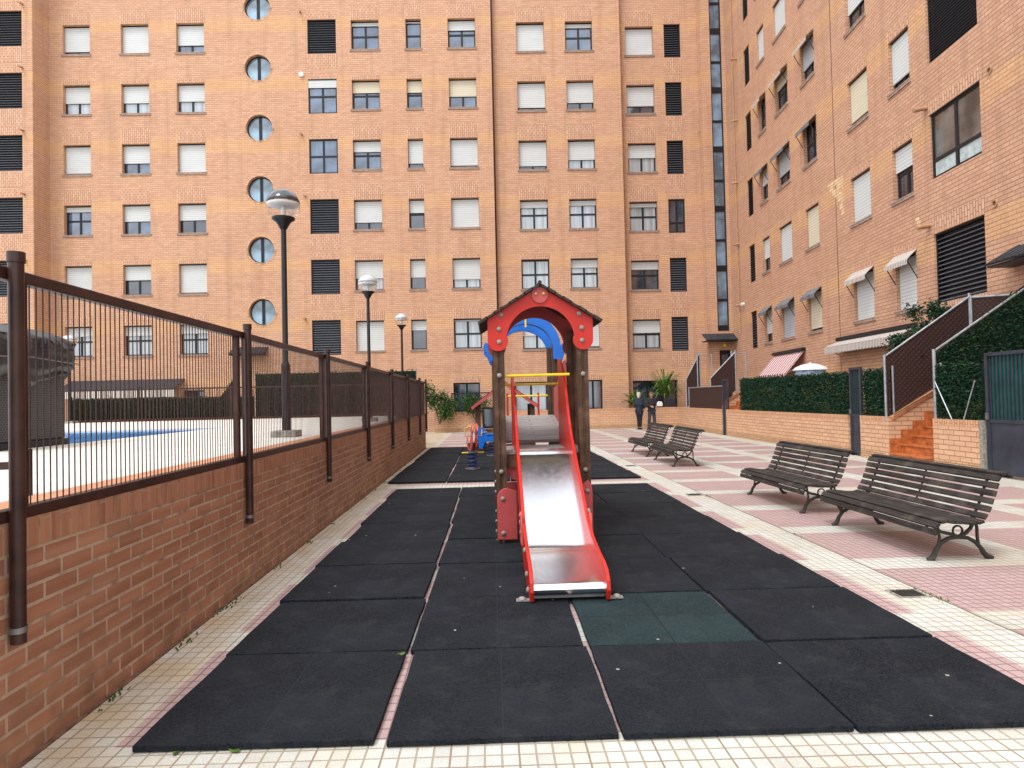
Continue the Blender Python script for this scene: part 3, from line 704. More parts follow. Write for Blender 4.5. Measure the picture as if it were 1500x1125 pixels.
ll = ['nearest and tallest looking globe lamp with black hood behind the railing', 'middle globe lamp of the three along the railing', 'farthest globe lamp of the three along the railing', 'short looking white globe lamp at the far left behind the railing bars']
for i, (x, y) in enumerate(((-2.84, 9.68), (-2.82, 16.3), (-2.95, 23.6), (-13.2, 22.0))):
    l = l0 if i == 0 else copy_tree(l0)
    l.location = (x, y, ZD if i != 2 else ZD - .0); l['label'] = ll[i]
    if i == 2: l.location.z = ZD
    if i == 3: l.scale = (.95, .95, .80)
    if i:
        for ch in l.children:
            if ch.name.startswith('hood'):
                ch.data = ch.data.copy(); ch.data.materials[0] = M_HOODW

# ------------------------------------------------------------------ buildings
class Wall:
    def __init__(s, root, org, ang):
        s.root = root; s.o = Vector(org); s.x = Vector((math.cos(ang), math.sin(ang), 0)); s.y = Vector((-math.sin(ang), math.cos(ang), 0))
    def l(s, px, py, yo=0):
        p = hit(px, py, s.o + s.y * yo, s.y); q = p - s.o; return q.dot(s.x), q.z
def wall_mesh(x0, x1, z0, z1, yo, rects, circ=(), depth=.3, mb=None):
    mb = mb or MB(); allr = list(rects) + [(c[0]-c[2]*1.15, c[0]+c[2]*1.15, c[1]-c[2]*1.15, c[1]+c[2]*1.15) for c in circ]
    xs = sorted({x0, x1} | {v for r in allr for v in r[:2] if x0 < v < x1}); zs = sorted({z0, z1} | {v for r in allr for v in r[2:4] if z0 < v < z1})
    for i in range(len(xs)-1):
        for j in range(len(zs)-1):
            cx, cz = (xs[i]+xs[i+1])/2, (zs[j]+zs[j+1])/2
            if any(r[0] < cx < r[1] and r[2] < cz < r[3] for r in allr): continue
            mb.add([(xs[i],yo,zs[j]),(xs[i+1],yo,zs[j]),(xs[i+1],yo,zs[j+1]),(xs[i],yo,zs[j+1])], [(0,1,2,3)])
    for (a, b, c, d) in rects:
        a_, b_, c_, d_ = a, b, c, d; yi = yo + depth
        mb.add([(a,yo,c),(a,yi,c),(a,yi,d),(a,yo,d)], [(0,1,2,3)]); mb.add([(b,yo,c),(b,yi,c),(b,yi,d),(b,yo,d)], [(3,2,1,0)])
        mb.add([(a,yo,d),(b,yo,d),(b,yi,d),(a,yi,d)], [(0,3,2,1)]); mb.add([(a,yo,c),(b,yo,c),(b,yi,c),(a,yi,c)], [(0,1,2,3)])
    for (cx, cz, r) in circ:
        n = 32; h = r * 1.15; o = len(mb.v)
        for k in range(n):
            t = 2*PI*k/n; ct, st_ = math.cos(t), math.sin(t); s_ = h / max(abs(ct), abs(st_))
            mb.v += [(cx + s_*ct, yo, cz + s_*st_), (cx + r*ct, yo, cz + r*st_), (cx + r*ct, yo + depth, cz + r*st_)]
        for k in range(n):
            k2 = (k+1) % n; mb.f.append((o+3*k, o+3*k2, o+3*k2+1, o+3*k+1)); mb.f.append((o+3*k+1, o+3*k2+1, o+3*k2+2, o+3*k+2))
    return mb
def window(root, x0, x1, z0, z1, yo, shut, style='win', sm=None, pane=None, lint=.7, rev=.24, cols=2, tr=.5, sill=True, nm='window'):
    w, h = x1 - x0, z1 - z0; y = yo + rev; loc = (x0, y, z0); fr = .07
    F = MB()
    F.box(0, w, 0, .06, 0, fr).box(0, w, 0, .06, h - fr, h).box(0, fr, 0, .06, fr, h - fr).box(w - fr, w, 0, .06, fr, h - fr)
    for c in range(1, cols): F.box(w*c/cols - .05, w*c/cols + .05, .003, .057, fr, h - fr)
    if style == 'win' and tr: 
        for c in range(cols): F.box(w*c/cols + (.05 if c else fr), w*(c+1)/cols - (.05 if c < cols-1 else fr), .003, .057, h*tr - .045, h*tr + .045)
    o = obj(nm, F, M_FRAME, root, loc)
    obj('pane', MB().box(fr*.5, w - fr*.5, .03, .04, fr*.5, h - fr*.5), pane or G_BLUE, o)
    if shut > 0:
        obj('shutter', MB().box(.012, w - .012, -.05, -.012, h - max(.1, h * shut), h - .002), sm or S_W, o)
    obj('shutter_box', MB().box(.004, w - .004, -.07, -.055, h - .06, h - .004) if shut > 0 else MB().box(.004, w-.004, -.03, -.004, h - .03, h - .004), M_FRAME, o)
    if sill:
        obj('sill', MB().box(-.06, w + .06, -rev - .045, 0, -.10, -.03).box(-.06, w + .06, -rev - .06, 0, -.03, -.003), M_SILL2, o)
    if lint:
        obj('lintel', MB().box(-.04, w + .04, -rev - .004, -rev + .003, h + .002, h + lint), B_FACV, o)
    return o
M_SILL2 = mat('dusty_sill', (.36, .27, .22), .8)
M_SILLB = brick('sill_brick', (.52, .27, .16), (.42, .2, .11), (.5, .4, .3), bw=.3, rh=.12, vertical=True)
def louvre(root, x0, x1, z0, z1, yo, rev=.06, pitch=.12, frame=True, lint=True, m=None):
    w, h = x1 - x0, z1 - z0; F = MB(); fr = .04
    F.box(0, w, 0, .08, 0, fr).box(0, w, 0, .08, h-fr, h).box(0, fr, 0, .08, fr, h-fr).box(w-fr, w, 0, .08, fr, h-fr)
    o = obj('louvre_vent', F, m or M_FRAME, root, (x0, yo + rev, z0))
    sl = MB(); z = fr + .03
    while z < h - fr: sl.obox((w/2, .03, z), (1,0,0), (0, .80, .6), (0, -.6, .80), w/2 - fr, .034, .005); z += pitch
    obj('slats', sl, M_SLAT, o)
    obj('backing', MB().box(fr*.5, w - fr*.5, .10, .11, fr*.5, h-fr*.5), M_BLACK, o)
    if lint: obj('lintel', MB().box(-.03, w + .03, -rev - .004, -rev + .003, h + .002, h + .42), B_FACV, o); obj('lintel', MB().box(-.03, w + .03, -rev - .004, -rev + .003, -.80, -.002), B_FACV, o)
    return o
M_SLAT = mat('black_louvre_slat', (.11, .12, .145), .3, var=.15, spec=.5)
def spout(root, x, z, yo, m=None, s=1.0):
    obj('clay_spout', MB().tube([(x, yo + .05, z), (x + .02, yo - .22*s, z - .05), (x + .02, yo - .30*s, z - .07)], [.05*s, .05*s, .058*s], 10), m or M_CLAY, root, smooth=True)

FA = -.026
BR = empty('apartment_building', (0, 34.2, 0), FA, 'tan brick apartment block facing the camera across the end of the courtyard', 'apartment building')
FW = Wall(BR, (0, 34.2, 0), FA)
TOP = 24.6
holes = {0: [], 1: [], 2: [], 3: []}; circ = []
_, zt3 = FW.l(675, 201.5); _, zb3 = FW.l(675, 245)
FL = 3.05
rows = [(zb3 + FL*(2 - r), zt3 + FL*(2 - r)) for r in range(6)]     # rows 0..5 downwards
def col(sec, yo, pxl, pxr, refy, data, kind='win', cols=2, dz=0, lints=(.78,.22,.78,.78,.25,.5)):
    xl, _ = FW.l(pxl, refy, yo); xr, _ = FW.l(pxr, refy, yo)
    for r, d in enumerate(data):
        if d is None: continue
        z0, z1 = rows[r][0] + dz, rows[r][1] + dz
        k = dict(style='win', cols=cols)
        if isinstance(d, tuple): s, e = d[0], d[1]; k.update(e)
        else: s = d
        holes[sec].append((xl, xr, z0 - (.18 if kind == 'lv' else 0), z1 + (.06 if kind == 'lv' else 0)))
        if kind == 'lv' and s == 'L': louvre(BR, xl, xr, z0 - .18, z1 + .06, yo)
        elif kind == 'lv':
            holes[sec][-1] = (xl, xr, z0 - .18, z1 + .06); window(BR, xl, xr, z0 - .18, z1 + .06, yo, s, rev=.06, lint=.25, sill=False, **k)
        else: window(BR, xl, xr, z0, z1, yo, s, lint=lints[r], **k)
C = dict(sm=S_C); K = dict(pane=G_CURT); D = dict(pane=G_DARK); N = dict(tr=0)
def mk(*ds):
    r = {}; [r.update(d) for d in ds]; return r
col(1, 0, 93, 133, 230, [(.85, N), (.58, mk(K, N)), (.92, N), (.2, {}), (.78, N), (.32, K)])
col(1, 0, 178.5, 219.5, 230, [(.97, N), (.6, mk(K, N)), .62, (.55, N), (.5, D), (.33, K)])
col(1, 0, 260, 301, 230, [(.7, N), (.58, mk(K, N)), (.95, N), (.55, mk(D, N)), (.95, D), (.3, K)])
col(1, 0, 517, 558, 230, [(.15, {}), (.4, C), (.38, {}), (.74, mk(D, N)), (.6, mk(K, N)), (.99, N)])
col(1, 0, 597.5, 620, 230, [(.08, {}), (.42, C), (.8, mk(D, N)), (.45, D), (.6, D), (.35, mk(D, N))], cols=1)
col(1, 0, 659.5, 700, 230, [(.35, {}), (.58, C), (.9, N), (1, N), (.7, mk(K, N)), (.08, K)])
col(1, 0, 453, 495, 230, ['L', (.25, {}), (0, {}), 'L', 'L', 'L'], 'lv')
YB, YR, YL = .35, .80, -1.2
col(2, YB, 760, 801, 226, [(.99, N), (.86, mk(D, N)), (.84, mk(D, N)), (.25, K), (0, K), (.55, K)], dz=-.07)
col(2, YB, 832, 872, 226, [(.17, {}), (.72, mk(D, N)), (.66, mk(K, N)), (.2, K), (.3, K), (.95, mk(K))], dz=-.07)
col(3, YR, 920, 961, 226, [(.97, N), (.7, mk(D, N)), (.48, mk(K, N)), (.17, K), (.3, D), (.45, K)], dz=-.15)
col(3, YR, 977, 1001, 226, ['L', 'L', 'L', (0, mk(D, dict(cols=2, tr=.3))), 'L', 'L'], 'lv', dz=-.12)
col(0, YL, -12, 33, 226, ['L', 'L', 'L', 'L', 'L', 'L'], 'lv', dz=.02)
# extra row above the photograph's top edge
xL, _ = FW.l(48.5, 230, YL); XFL = -34.0
for sec, yo, a, b_ in ((1, 0, 93, 133), (1, 0, 178.5, 219.5), (1, 0, 260, 301), (1, 0, 517, 558), (1, 0, 659.5, 700), (2, YB, 760, 801), (2, YB, 832, 872), (3, YR, 920, 961)):
    xl, _ = FW.l(a, 230, yo); xr, _ = FW.l(b_, 230, yo); z0, z1 = rows[0][0] + FL, rows[0][1] + FL
    if z1 < TOP - .3: holes[sec].append((xl, xr, z0, z1)); window(BR, xl, xr, z0, z1, yo, .6, lint=.3)
# round windows
for k, (px, py) in enumerate(((376, 10), (377.5, 99), (379.5, 187), (381, 277), (382.5, 366), (384, 457))):
    cx, cz = FW.l(px, py); r = .66; circ.append((cx, cz, r))
    F = MB(); n = 32
    ring = [((r)*math.cos(2*PI*i/n), (r)*math.sin(2*PI*i/n)) for i in range(n)]; ri = [((r-.05)*math.cos(2*PI*i/n), (r-.05)*math.sin(2*PI*i/n)) for i in range(n)]
    F.v = [(a, 0, b) for a, b in ring] + [(a, 0, b) for a, b in ri] + [(a, .06, b) for a, b in ri]
    for i in range(n): j = (i+1) % n; F.f += [(i, j, n+j, n+i), (n+i, n+j, 2*n+j, 2*n+i)]
    F.box(-.075, .075, .003, .06, -r + .02, r - .02)
    o = obj('round_window', F, M_FRAME, BR, (cx, .2, cz))
    obj('pane', MB().tube([(0, .035, 0), (0, .045, 0)], r - .02, 32), G_ROUND, o)
    R2 = MB(); rr = [(1.0*r, 1.13*r)]; m_ = 28
    for i in range(m_):
        a = 2*PI*(i + .5)/m_; c = Vector((math.cos(a), 0, math.sin(a))); tt = Vector((-math.sin(a), 0, math.cos(a)))
        R2.obox(c * (r + .052) + Vector((0, -.201, 0)), c, tt, (0,1,0), .05, r * PI / m_ - .008, .006)
    obj('brick_surround', R2, B_LOW, o)
# ground floor openings
def gopen(sec, yo, a, b, ya, yb, **k):
    x0, z1 = FW.l(a, ya, yo); x1, z0 = FW.l(b, yb, yo); holes[sec].append((x0, x1, z0, z1)); window(BR, x0, x1, z0, z1, yo, k.pop('shut', 0), lint=.3, sill=False, **k)
gopen(1, 0, 664, 704, 561, 612, pane=G_DARK, tr=0)
gopen(2, YB, 754, 803, 560, 612, pane=G_CURT, tr=0, shut=.0, cols=2)
gopen(2, YB, 842, 884, 557, 612, pane=G_DARK, tr=0, shut=.0, cols=3)
gopen(3, YR, 927, 994, 558, 612, pane=G_DARK, tr=0, cols=3)
gopen(1, 0, 110, 150, 572, 612, pane=G_DARK, tr=0); gopen(1, 0, 190, 250, 572, 612, pane=G_DARK, tr=0, cols=3); gopen(1, 0, 268, 300, 572, 612, pane=G_DARK, tr=0)
x_a, _ = FW.l(723, 230, 0); x_b, _ = FW.l(912, 230, YB); x_c, _ = FW.l(1030, 230, YR)
X_L, _ = FW.l(48.5, 230, YL)
mb = wall_mesh(X_L, x_a, 0, TOP, 0, holes[1], circ)
wall_mesh(x_a, x_b, 0, TOP, YB, holes[2], (), .3, mb); wall_mesh(x_b, x_c, 0, TOP, YR, holes[3], (), .3, mb); wall_mesh(XFL, X_L, 0, TOP, YL, holes[0], (), .3, mb)
mb.add([(x_a,0,0),(x_a,YB,0),(x_a,YB,TOP),(x_a,0,TOP)], [(0,1,2,3)]); mb.add([(x_b,YB,0),(x_b,YR,0),(x_b,YR,TOP),(x_b,YB,TOP)], [(0,1,2,3)]); mb.add([(X_L,YL,0),(X_L,0,0),(X_L,0,TOP),(X_L,YL,TOP)], [(0,1,2,3)])
mb.add([(XFL,YL,0),(XFL,10,0),(XFL,10,TOP),(XFL,YL,TOP)], [(3,2,1,0)]); mb.add([(XFL,10,0),(x_c+8,10,0),(x_c+8,10,TOP),(XFL,10,TOP)], [(3,2,1,0)])
obj('wall', mb, B_FAC, BR, fix=False)
mb = MB().box(XFL - .2, X_L + .2, YL - .15, 10.2, TOP, TOP + .25).box(X_L + .2, x_c + 3.0, -.12, 10.2, TOP, TOP + .25)
obj('roof', mb, M_PLASTER, BR)
mb = MB()
obj('downpipe_or_shadow_line', MB().tube([(x_a + .04, -.02 + .12, .1), (x_a + .04, -.02 + .12, TOP)], .045, 8), M_BROWN, BR)  # dark tube added to stand for the shadow line at the wall step
obj('downpipe_or_shadow_line', MB().tube([(x_b + .10, YR - .06, .1), (x_b + .10, YR - .06, TOP)], .05, 8), M_CLAY, BR)
obj('pilaster', MB().box(x_b - .14, x_b - .002, YB - .05, YB + .1, 0, TOP), B_FAC, BR)
obj('interior', MB().box(XFL + .1, x_c + 2, 1.6, 1.7, 0, TOP - .1), M_BLACK, BR)
for px, py in ((440, 18), (442, 197), (447, 287), (447, 466)): x, z = FW.l(px, py); spout(BR, x, z, 0)
x, z = FW.l(442, 110); obj('wall_lamp', MB().tube([(x, 0, z), (x, -.12, z)], .12, 16), M_WHITE, BR, smooth=True)
for px, py in ((33, 6), (33, 99), (34, 191), (36, 284), (38, 381)): x, z = FW.l(px, py, YL); spout(BR, x, z, YL)
for px, py in ((1021, 15), (1022, 106), (1024, 193), (1027, 284), (1030, 370), (1032, 459)): x, z = FW.l(px, py, YR); spout(BR, x, z, YR)
# stair tower in the inner corner
p1, _ = FW.l(1030, 230, .2); p2, _ = FW.l(1066, 230, .2)
gl, _ = FW.l(1043.5, 200, .2); gr2, _ = FW.l(1060.5, 200, .2)
_, gtop = FW.l(1055, 485, .2); dz0, dz1 = .0, 0
dl, dztop = FW.l(1049, 513, .2); dr, _ = FW.l(1074, 513, .2)
dl2, dr2 = gl + .05, min(gr2 + .35, p2 - .1)
tw = wall_mesh(p1, p2, 0, TOP, .2, [(gl, gr2, gtop, TOP - .8), (dl2, dr2, .98, dztop)], (), .25)
tw.add([(p1,.2,0),(p1,YR,0),(p1,YR,TOP),(p1,.2,TOP)], [(0,1,2,3)])
obj('stair_tower', tw, B_FAC, BR, fix=False)
F = MB(); hgt = TOP - .8 - gtop; wd = gr2 - gl
F.box(0, .06, 0, .08, 0, hgt).box(wd - .06, wd, 0, .08, 0, hgt); zz = 0; k = 0
while zz < hgt: F.box(.06, wd - .06, 0, .08, zz, zz + (.30 if k % 2 == 0 else .12)); zz += FL/2; k += 1
sw = obj('stair_window', F, M_FRAME, BR, (gl, .28, gtop)); obj('pane', MB().box(.03, wd - .03, .04, .05, 0, hgt), G_STAIR, sw)
dd = obj('door', MB().box(0, dr2 - dl2, 0, .05, 0, dztop - .98), M_FRAME, BR, (dl2, .35, .98)); obj('pane', MB().box(.15, dr2 - dl2 - .15, -.01, -.002, .5, dztop - 1.2), G_DARK, dd)
def canopy(root, x0, x1, z, yo, out=.8, n=9, nm='door_canopy'):
    o = None; mb = MB(); a = math.atan2(.35, out)
    for k in range(n):
        x = x0 + (x1 - x0) * (k + .5) / n
        mb.obox((x, yo - out/2, z + .17), (1,0,0), (0, math.cos(a), math.sin(a)), (0, -math.sin(a), math.cos(a)), (x1-x0)/n/2 - .01, out/2 + .05, .022)
        mb.tube([(x + (x1-x0)/n/2, yo - out - .03, z), (x + (x1-x0)/n/2, yo, z + .36)], .035, 6)
    mb.box(x0, x1, yo - out + .05, yo - .01, z - .06, z - .02)
    return obj(nm, mb, M_CANOPY, root)
M_CANOPY = mat('slate_tiles', (.030, .034, .042), .5, var=.2)
cx0, cz0 = FW.l(1028, 500, .2); cx1, _ = FW.l(1080, 500, .2)
canopy(BR, cx0, cx1, cz0, .2)
xl_, zl_ = FW.l(1061, 506, .1); obj('door_lamp', MB().lathe([(.001,-.1),(.08,-.05),(.09,0),(.06,.06),(.03,.08)], (xl_, .0, zl_), 12), M_YEL, BR, smooth=2)
c0, cz1 = FW.l(342, 520); c1_, _ = FW.l(392, 520); canopy(BR, c0, c1_, cz1, 0, .7)
o_ = obj('awning', MB().obox(((FW.l(105, 565)[0] + FW.l(271, 565)[0])/2, -.55, FW.l(190, 564)[1]), (1,0,0), (0,.9,.4), (0,-.4,.9), (FW.l(271, 565)[0] - FW.l(105, 565)[0])/2, .6, .02), M_CANOPY, BR)
obj('valance', MB().box(FW.l(105, 565)[0], FW.l(271, 565)[0], -1.1, -1.085, FW.l(190, 564)[1] - .65, FW.l(190, 564)[1] - .28), M_STRB, o_)

# ------- right wing
pn = (17.6, .648*17.6); pf = (32.3, .381*32.3)
dv = Vector((pn[1] - pf[1], pn[0] - pf[0], 0)).normalized()      # local +x, from far to near
WA = math.atan2(dv.y, dv.x)
far = Vector((pf[1], pf[0], 0)) - dv * 2.2
WG = empty('apartment_building', far, WA, 'tan brick apartment wing running along the right side with awnings and stair fences', 'apartment building')
WW = Wall(WG, far, WA)
wh = []
wrow = [3.75 + 3.05*k for k in range(7)]
def awn(o, w, h, m, out=.26, ext=.5):
    # window awning: cloth sloping out from above the head, with folding arms
    a = obj('awning', MB().add([(-.05,-.15,h+.06),(w+.05,-.15,h+.06),(w+.05,-.15-out,h-.20),(-.05,-.15-out,h-.20),(-.05,-.15-out,h-.33),(w+.05,-.15-out,h-.33),(-.05,-.16,h+.045),(w+.05,-.16,h+.045)],
                               [(0,1,2,3),(3,2,5,4)]), m, o, fix=False)
    a.modifiers.new('solid', 'SOLIDIFY').thickness = .012
    obj('awning_arm', MB().tube([(-.04,-.14,h*.52),(-.04,-.15-out,h-.22)], .013, 6).tube([(w+.04,-.14,h*.52),(w+.04,-.15-out,h-.22)], .013, 6), M_FRAME, o)
GR = mat('grey_awning_cloth', (.16, .16, .17), .8)
def wcol(pl, pr, ry, data, cols=2, kind='win'):
    xl, _ = WW.l(pl, ry); xr, _ = WW.l(pr, ry)
    for r, d in enumerate(data):
        if d is None: continue
        z0 = wrow[r]; z1 = z0 + 1.46
        if kind == 'lv': wh.append((xl, xr, z0 - .15, z1 + .1)); louvre(WG, xl, xr, z0 - .15, z1 + .1, 0, lint=False); continue
        s, e = d if isinstance(d, tuple) else (d, {}); e = dict(e); aw = e.pop('aw', None)
        wh.append((xl, xr, z0, z1)); o = window(WG, xl, xr, z0, z1, 0, s, lint=e.pop('lint', .3), cols=cols, rev=.14, **e)
        if aw: awn(o, xr - xl, z1 - z0, aw)
wcol(1092, 1100.5, 200, ['L']*6, kind='lv')
AB, AG = dict(aw=M_STRB), dict(aw=GR)
wcol(1110.5, 1121, 150, [(.75, mk(AG, D)), (.6, mk(D, N)), (.5, mk(AG, D)), (0, mk(AB, D)), (1, N), (.8, D)], cols=1)
wcol(1135.5, 1154, 150, [(1, mk(AG, dict(sm=S_G))), (1, N), (.68, mk(AG, D, dict(sm=S_G))), (.35, mk(AB, D, C)), (1, N), (.5, D)])
wcol(1173, 1192.5, 100, [(.93, mk(AG, D, C)), (1, mk(N, C)), (0, mk(AG, D)), (.65, mk(AB, D, dict(sm=S_G))), (.7, D), (.9, D)])
wcol(1242, 1271, 150, [(1, mk(AB, N)), (1, N), (.88, mk(D, N, C)), (.6, D), (.8, D), (.5, D)])
wcol(1302, 1332, 100, [(1, mk(AB, N)), (.45, D), (.82, D), (.7, D), (.5, D)])
lx0, _ = WW.l(1363, 225); lx1, _ = WW.l(1437, 185)
z0 = wrow[1] + .06
wh.append((lx0, lx1, z0, z0 + 1.66)); G_REF = glass('courtyard_glass', (.045, .043, .040), .08); M_PALEP = mat('frosted_pale_pane', (.42, .50, .50), .3)
lg = window(WG, lx0, lx1, z0, z0 + 1.66, 0, 0, lint=.3, rev=.05, sill=False, tr=.28, pane=G_REF)
wl = lx1 - lx0
for c in range(2): obj('lower_pane', MB().box(wl*c/2 + .08, wl*(c+1)/2 - .06, .024, .029, .08, 1.66*.28 - .05), M_PALEP, lg)
for r in (0, 2, 3, 4):
    z0 = wrow[r] + .06; wh.append((lx0, lx1, z0 - .1, z0 + 1.66)); louvre(WG, lx0, lx1, z0 - .1, z0 + 1.66, 0, pitch=.11 if r == 0 else .075, lint=(r == 0))
# columns further towards the camera, outside the frame
for dx in (5.2, 7.6, 11.0):
    for r in range(5):
        a_ = lx1 + dx; wh.append((a_, a_ + 1.3, wrow[r], wrow[r] + 1.46)); window(WG, a_, a_ + 1.3, wrow[r], wrow[r] + 1.46, 0, (.3, .8, 1, .6)[(r + int(dx)) % 4], lint=.3)
XE, _ = WW.l(1078, 230); xn = (far.y + 6) / -dv.y
wall = wall_mesh(XE, xn, 0, TOP, 0, wh)
wall.add([(xn,0,0),(xn,12,0),(xn,12,TOP),(xn,0,TOP)], [(0,1,2,3)])
wall.add([(xn,12,0),(XE,12,0),(XE,12,TOP),(xn,12,TOP)], [(0,1,2,3)])
obj('wall', wall, B_FACW := brick('wing_brick', (.545, .32, .212), (.465, .255, .16), (.33, .18, .115), ms=.009, band=4.6, bump=.005, hline=.6), WG, fix=False)
obj('roof', MB().box(XE, xn + .1, -.15, 12, TOP, TOP + .25), M_PLASTER, WG)
obj('interior', MB().box(XE + .1, xn - .1, 1.5, 1.6, 0, TOP - .1), M_BLACK, WG)
# diagonal link wall between stair tower and wing (belongs to the wing)
q = FW.o + FW.x * p2 + FW.y * .2; e = WW.o + WW.x * XE
ql = Vector(((q - WW.o).dot(WW.x), (q - WW.o).dot(WW.y), 0))
lk = MB().add([(ql.x, ql.y, 0), (XE, 0, 0), (XE, 0, TOP), (ql.x, ql.y, TOP)], [(0,1,2,3)])
obj('corner_wall', lk, B_FACW, WG, fix=False)
obj('downpipe_or_shadow_line', MB().tube([(XE + .05, -.06, 4.5), (XE + .05, -.06, TOP)], .022, 8), M_CLAY, WG)
obj('expansion_joint', MB().box(WW.l(1221, 200)[0], WW.l(1221, 200)[0] + .03, -.004, .003, 0, TOP), M_BROWN, WG)
obj('expansion_joint', MB().box(WW.l(1124, 200)[0], WW.l(1124, 200)[0] + .03, -.004, .003, 0, TOP), M_CLAY, WG)
for px, py, s_ in ((1357, 158, 1.0), (1362, 330, 1.0)): x, z = WW.l(px, py); spout(WG, x, z, 0, None, 1.15)
for px, py in ((1079, 86), (1080, 176), (1081, 267), (1083, 357), (1086, 446)): x, z = WW.l(px, py); spout(WG, x, z, 0)
for px, py in ((1450, 103), (1458, 298)):
    x, z = WW.l(px, py); obj('vent_hole', MB().lathe([(.09, 0), (.09, .03), (.06, .03), (.06, .0)], (x, 0, z), 16, (1,0,0), (0,0,1), (0,-1,0)), M_CLAY, WG)
# pale exposed bricks
M_PALE = mat('pale_exposed_brick', (.70, .50, .30), .9)
for (pa, pya, n, wmax) in ((1212, 270, 13, 3), (1341, 314, 3, 1)):
    pb = MB(); x, z = WW.l(pa, pya); rnd = random.Random(int(pa))
    for k in range(n):
        zz = math.floor(z / .1) * .1 - k * .1 - .092
        c = (wmax if k < n*.6 else 1) ; xs_ = x + (k * .085 if wmax > 1 else 0)
        x1_ = x + (1.15 if wmax > 1 else .16 + .08 * (k % 2)); x0_ = min(xs_ + .1 * (k % 2), x1_ - .18)
        u = x0_
        while u < x1_ - .05:
            if rnd.random() > .12: pb.box(u, min(u + .235, x1_), -.005, .002, zz, zz + .082)
            u += .25
    obj('exposed_bricks', pb, M_PALE, WG)
# canopy near the right edge
cxa, cz = WW.l(1484, 388); canopy(WG, cxa, cxa + 2.2, cz, 0, .6, 10)
# big awnings over the patios
def bigawn(pa, pb_, pya, m, out, drop, ry):
    x0, z = WW.l(pa, pya); x1, _ = WW.l(pb_, ry)
    a = obj('awning', MB().add([(x0,-.04,z),(x1,-.04,z),(x1,-out,z-drop),(x0,-out,z-drop)], [(0,1,2,3)]), m, WG, fix=False); a.modifiers.new('solid','SOLIDIFY').thickness = .02
    v = MB(); n = 24
    for k in range(n):
        u0 = x0 + (x1-x0)*k/n; u1 = x0 + (x1-x0)*(k+1)/n; v.add([(u0,-out,z-drop),(u1,-out,z-drop),(u1,-out,z-drop-.18),((u0+u1)/2,-out,z-drop-.22),(u0,-out,z-drop-.18)], [(0,1,2,3,4)])
    vo = obj('valance', v, m, a, fix=False); vo.modifiers.new('solid','SOLIDIFY').thickness = .008
    obj('awning_case', MB().box(x0 - .05, x1 + .05, -.16, -.02, z, z + .12), M_FRAME, a)
    obj('awning_arm', MB().tube([(x0 + .1,-.05,z-.5),(x0 + .1,-out,z-drop)], .02, 6).tube([(x1 - .1,-.05,z-.5),(x1 - .1,-out,z-drop)], .02, 6), M_GALV, a)
bigawn(1232, 1343, 500, M_STRB, .55, .22, 490)
bigawn(1137, 1180, 521, M_STRR, .75, .85, 516)
# white downpipes / lamps on the corner
x, z = WW.l(1090, 446); obj('wall_lamp', MB().tube([(x,0,z),(x,-.15,z)], .09, 12), M_SHUT, WG, smooth=True)
x, z = FW.l(1032, 459, YR)

# ------------------------------------------------------------------ low walls
LH = .975
def lowwall(p0, p1, label, th=.24, base=True):
    p0, p1 = Vector((*p0, 0)), Vector((*p1, 0)); d = p1 - p0; L = d.length; a = math.atan2(d.y, d.x)
    r = empty('low_brick_wall', p0, a, label, 'wall')
    obj('wall', MB().box(0, L, 0, th, .19, LH - .125), B_LOW, r)
    obj('soldier_course', MB().box(-.003, L + .003, -.004, th + .004, LH - .125, LH), B_LOWV, r)
    obj('base_course', MB().box(-.003, L + .003, -.004, th + .004, -.02, .19), B_SMALL, r)
    return r
LX = lambda y: 8.72 + max(0, y - 24) * .045
# local +x runs towards camera so that the visible face (local -y) looks to -X
def rwall(ya, yb, label): return lowwall((LX(ya), ya), (LX(yb), yb), label)
rwall(32.9, 25.6, 'low tan brick wall at the far right corner behind the farthest bench')
rwall(25.0, 16.35, 'long low tan brick wall topped by a green hedge screen on the right')
rwall(15.8, 14.65, 'short low brick wall between the slate gate and the terracotta stairs')
rwall(13.16, 11.9, 'short low brick wall right of the terracotta stairs')
lowwall((-2.6, 33.0), (LX(33), 32.75), 'low tan brick wall along the foot of the far building')
obj('grey_pillar', MB().box(0,.25,0,.08,0,.98), M_PLASTER, None, (LX(11.8), 11.81, 0)); tag(bpy.data.objects['grey_pillar'], 'rough grey mortar stub between low brick wall and slate gate', 'pillar')

# gates
def gate(ya, yb, ztop, label, ztop_panel=.97, teal=True, nb=8, name='metal_gate'):
    L = ya - yb; X = LX(ya)
    r = empty(name, (X + .05, ya, 0), -PI/2, label, 'gate')
    obj('gate_frame', MB().box(0,.06,0,.06,0,ztop).box(L-.06,L,0,.06,0,ztop).box(.06,L-.06,.003,.057,ztop-.06,ztop).box(.06,L-.06,.003,.057,ztop_panel-.03,ztop_panel+.03), M_GATE, r, bevel=.004)
    obj('lower_panel', MB().box(.06,L-.06,.02,.04,.06,ztop_panel-.03).box(.06, .09, .01, .02, .06, ztop_panel-.03).box(L-.09, L-.06, .01, .02, .06, ztop_panel-.03), M_GATE, r)
    b = MB()
    for k in range(nb): x = .06 + (L-.12)*(k+.5)/nb; b.box(x-.009,x+.009,.02,.038,ztop_panel+.03,ztop-.06)
    obj('bars', b, M_GATE, r)
    if teal: obj('screen', MB().box(.06,L-.06,.05,.056,ztop_panel+.03,ztop-.06), M_TEAL, r)
    obj('lock', MB().box(.02,.08,-.03,.0,1.0,1.12), M_STEELD, r)
    return r
gate(16.33, 15.82, 2.12, 'narrow slate blue metal gate set between two low brick walls', nb=5)
gate(25.58, 25.02, 2.1, 'narrow black gate in the low wall beside the far stairs', teal=False, nb=5)
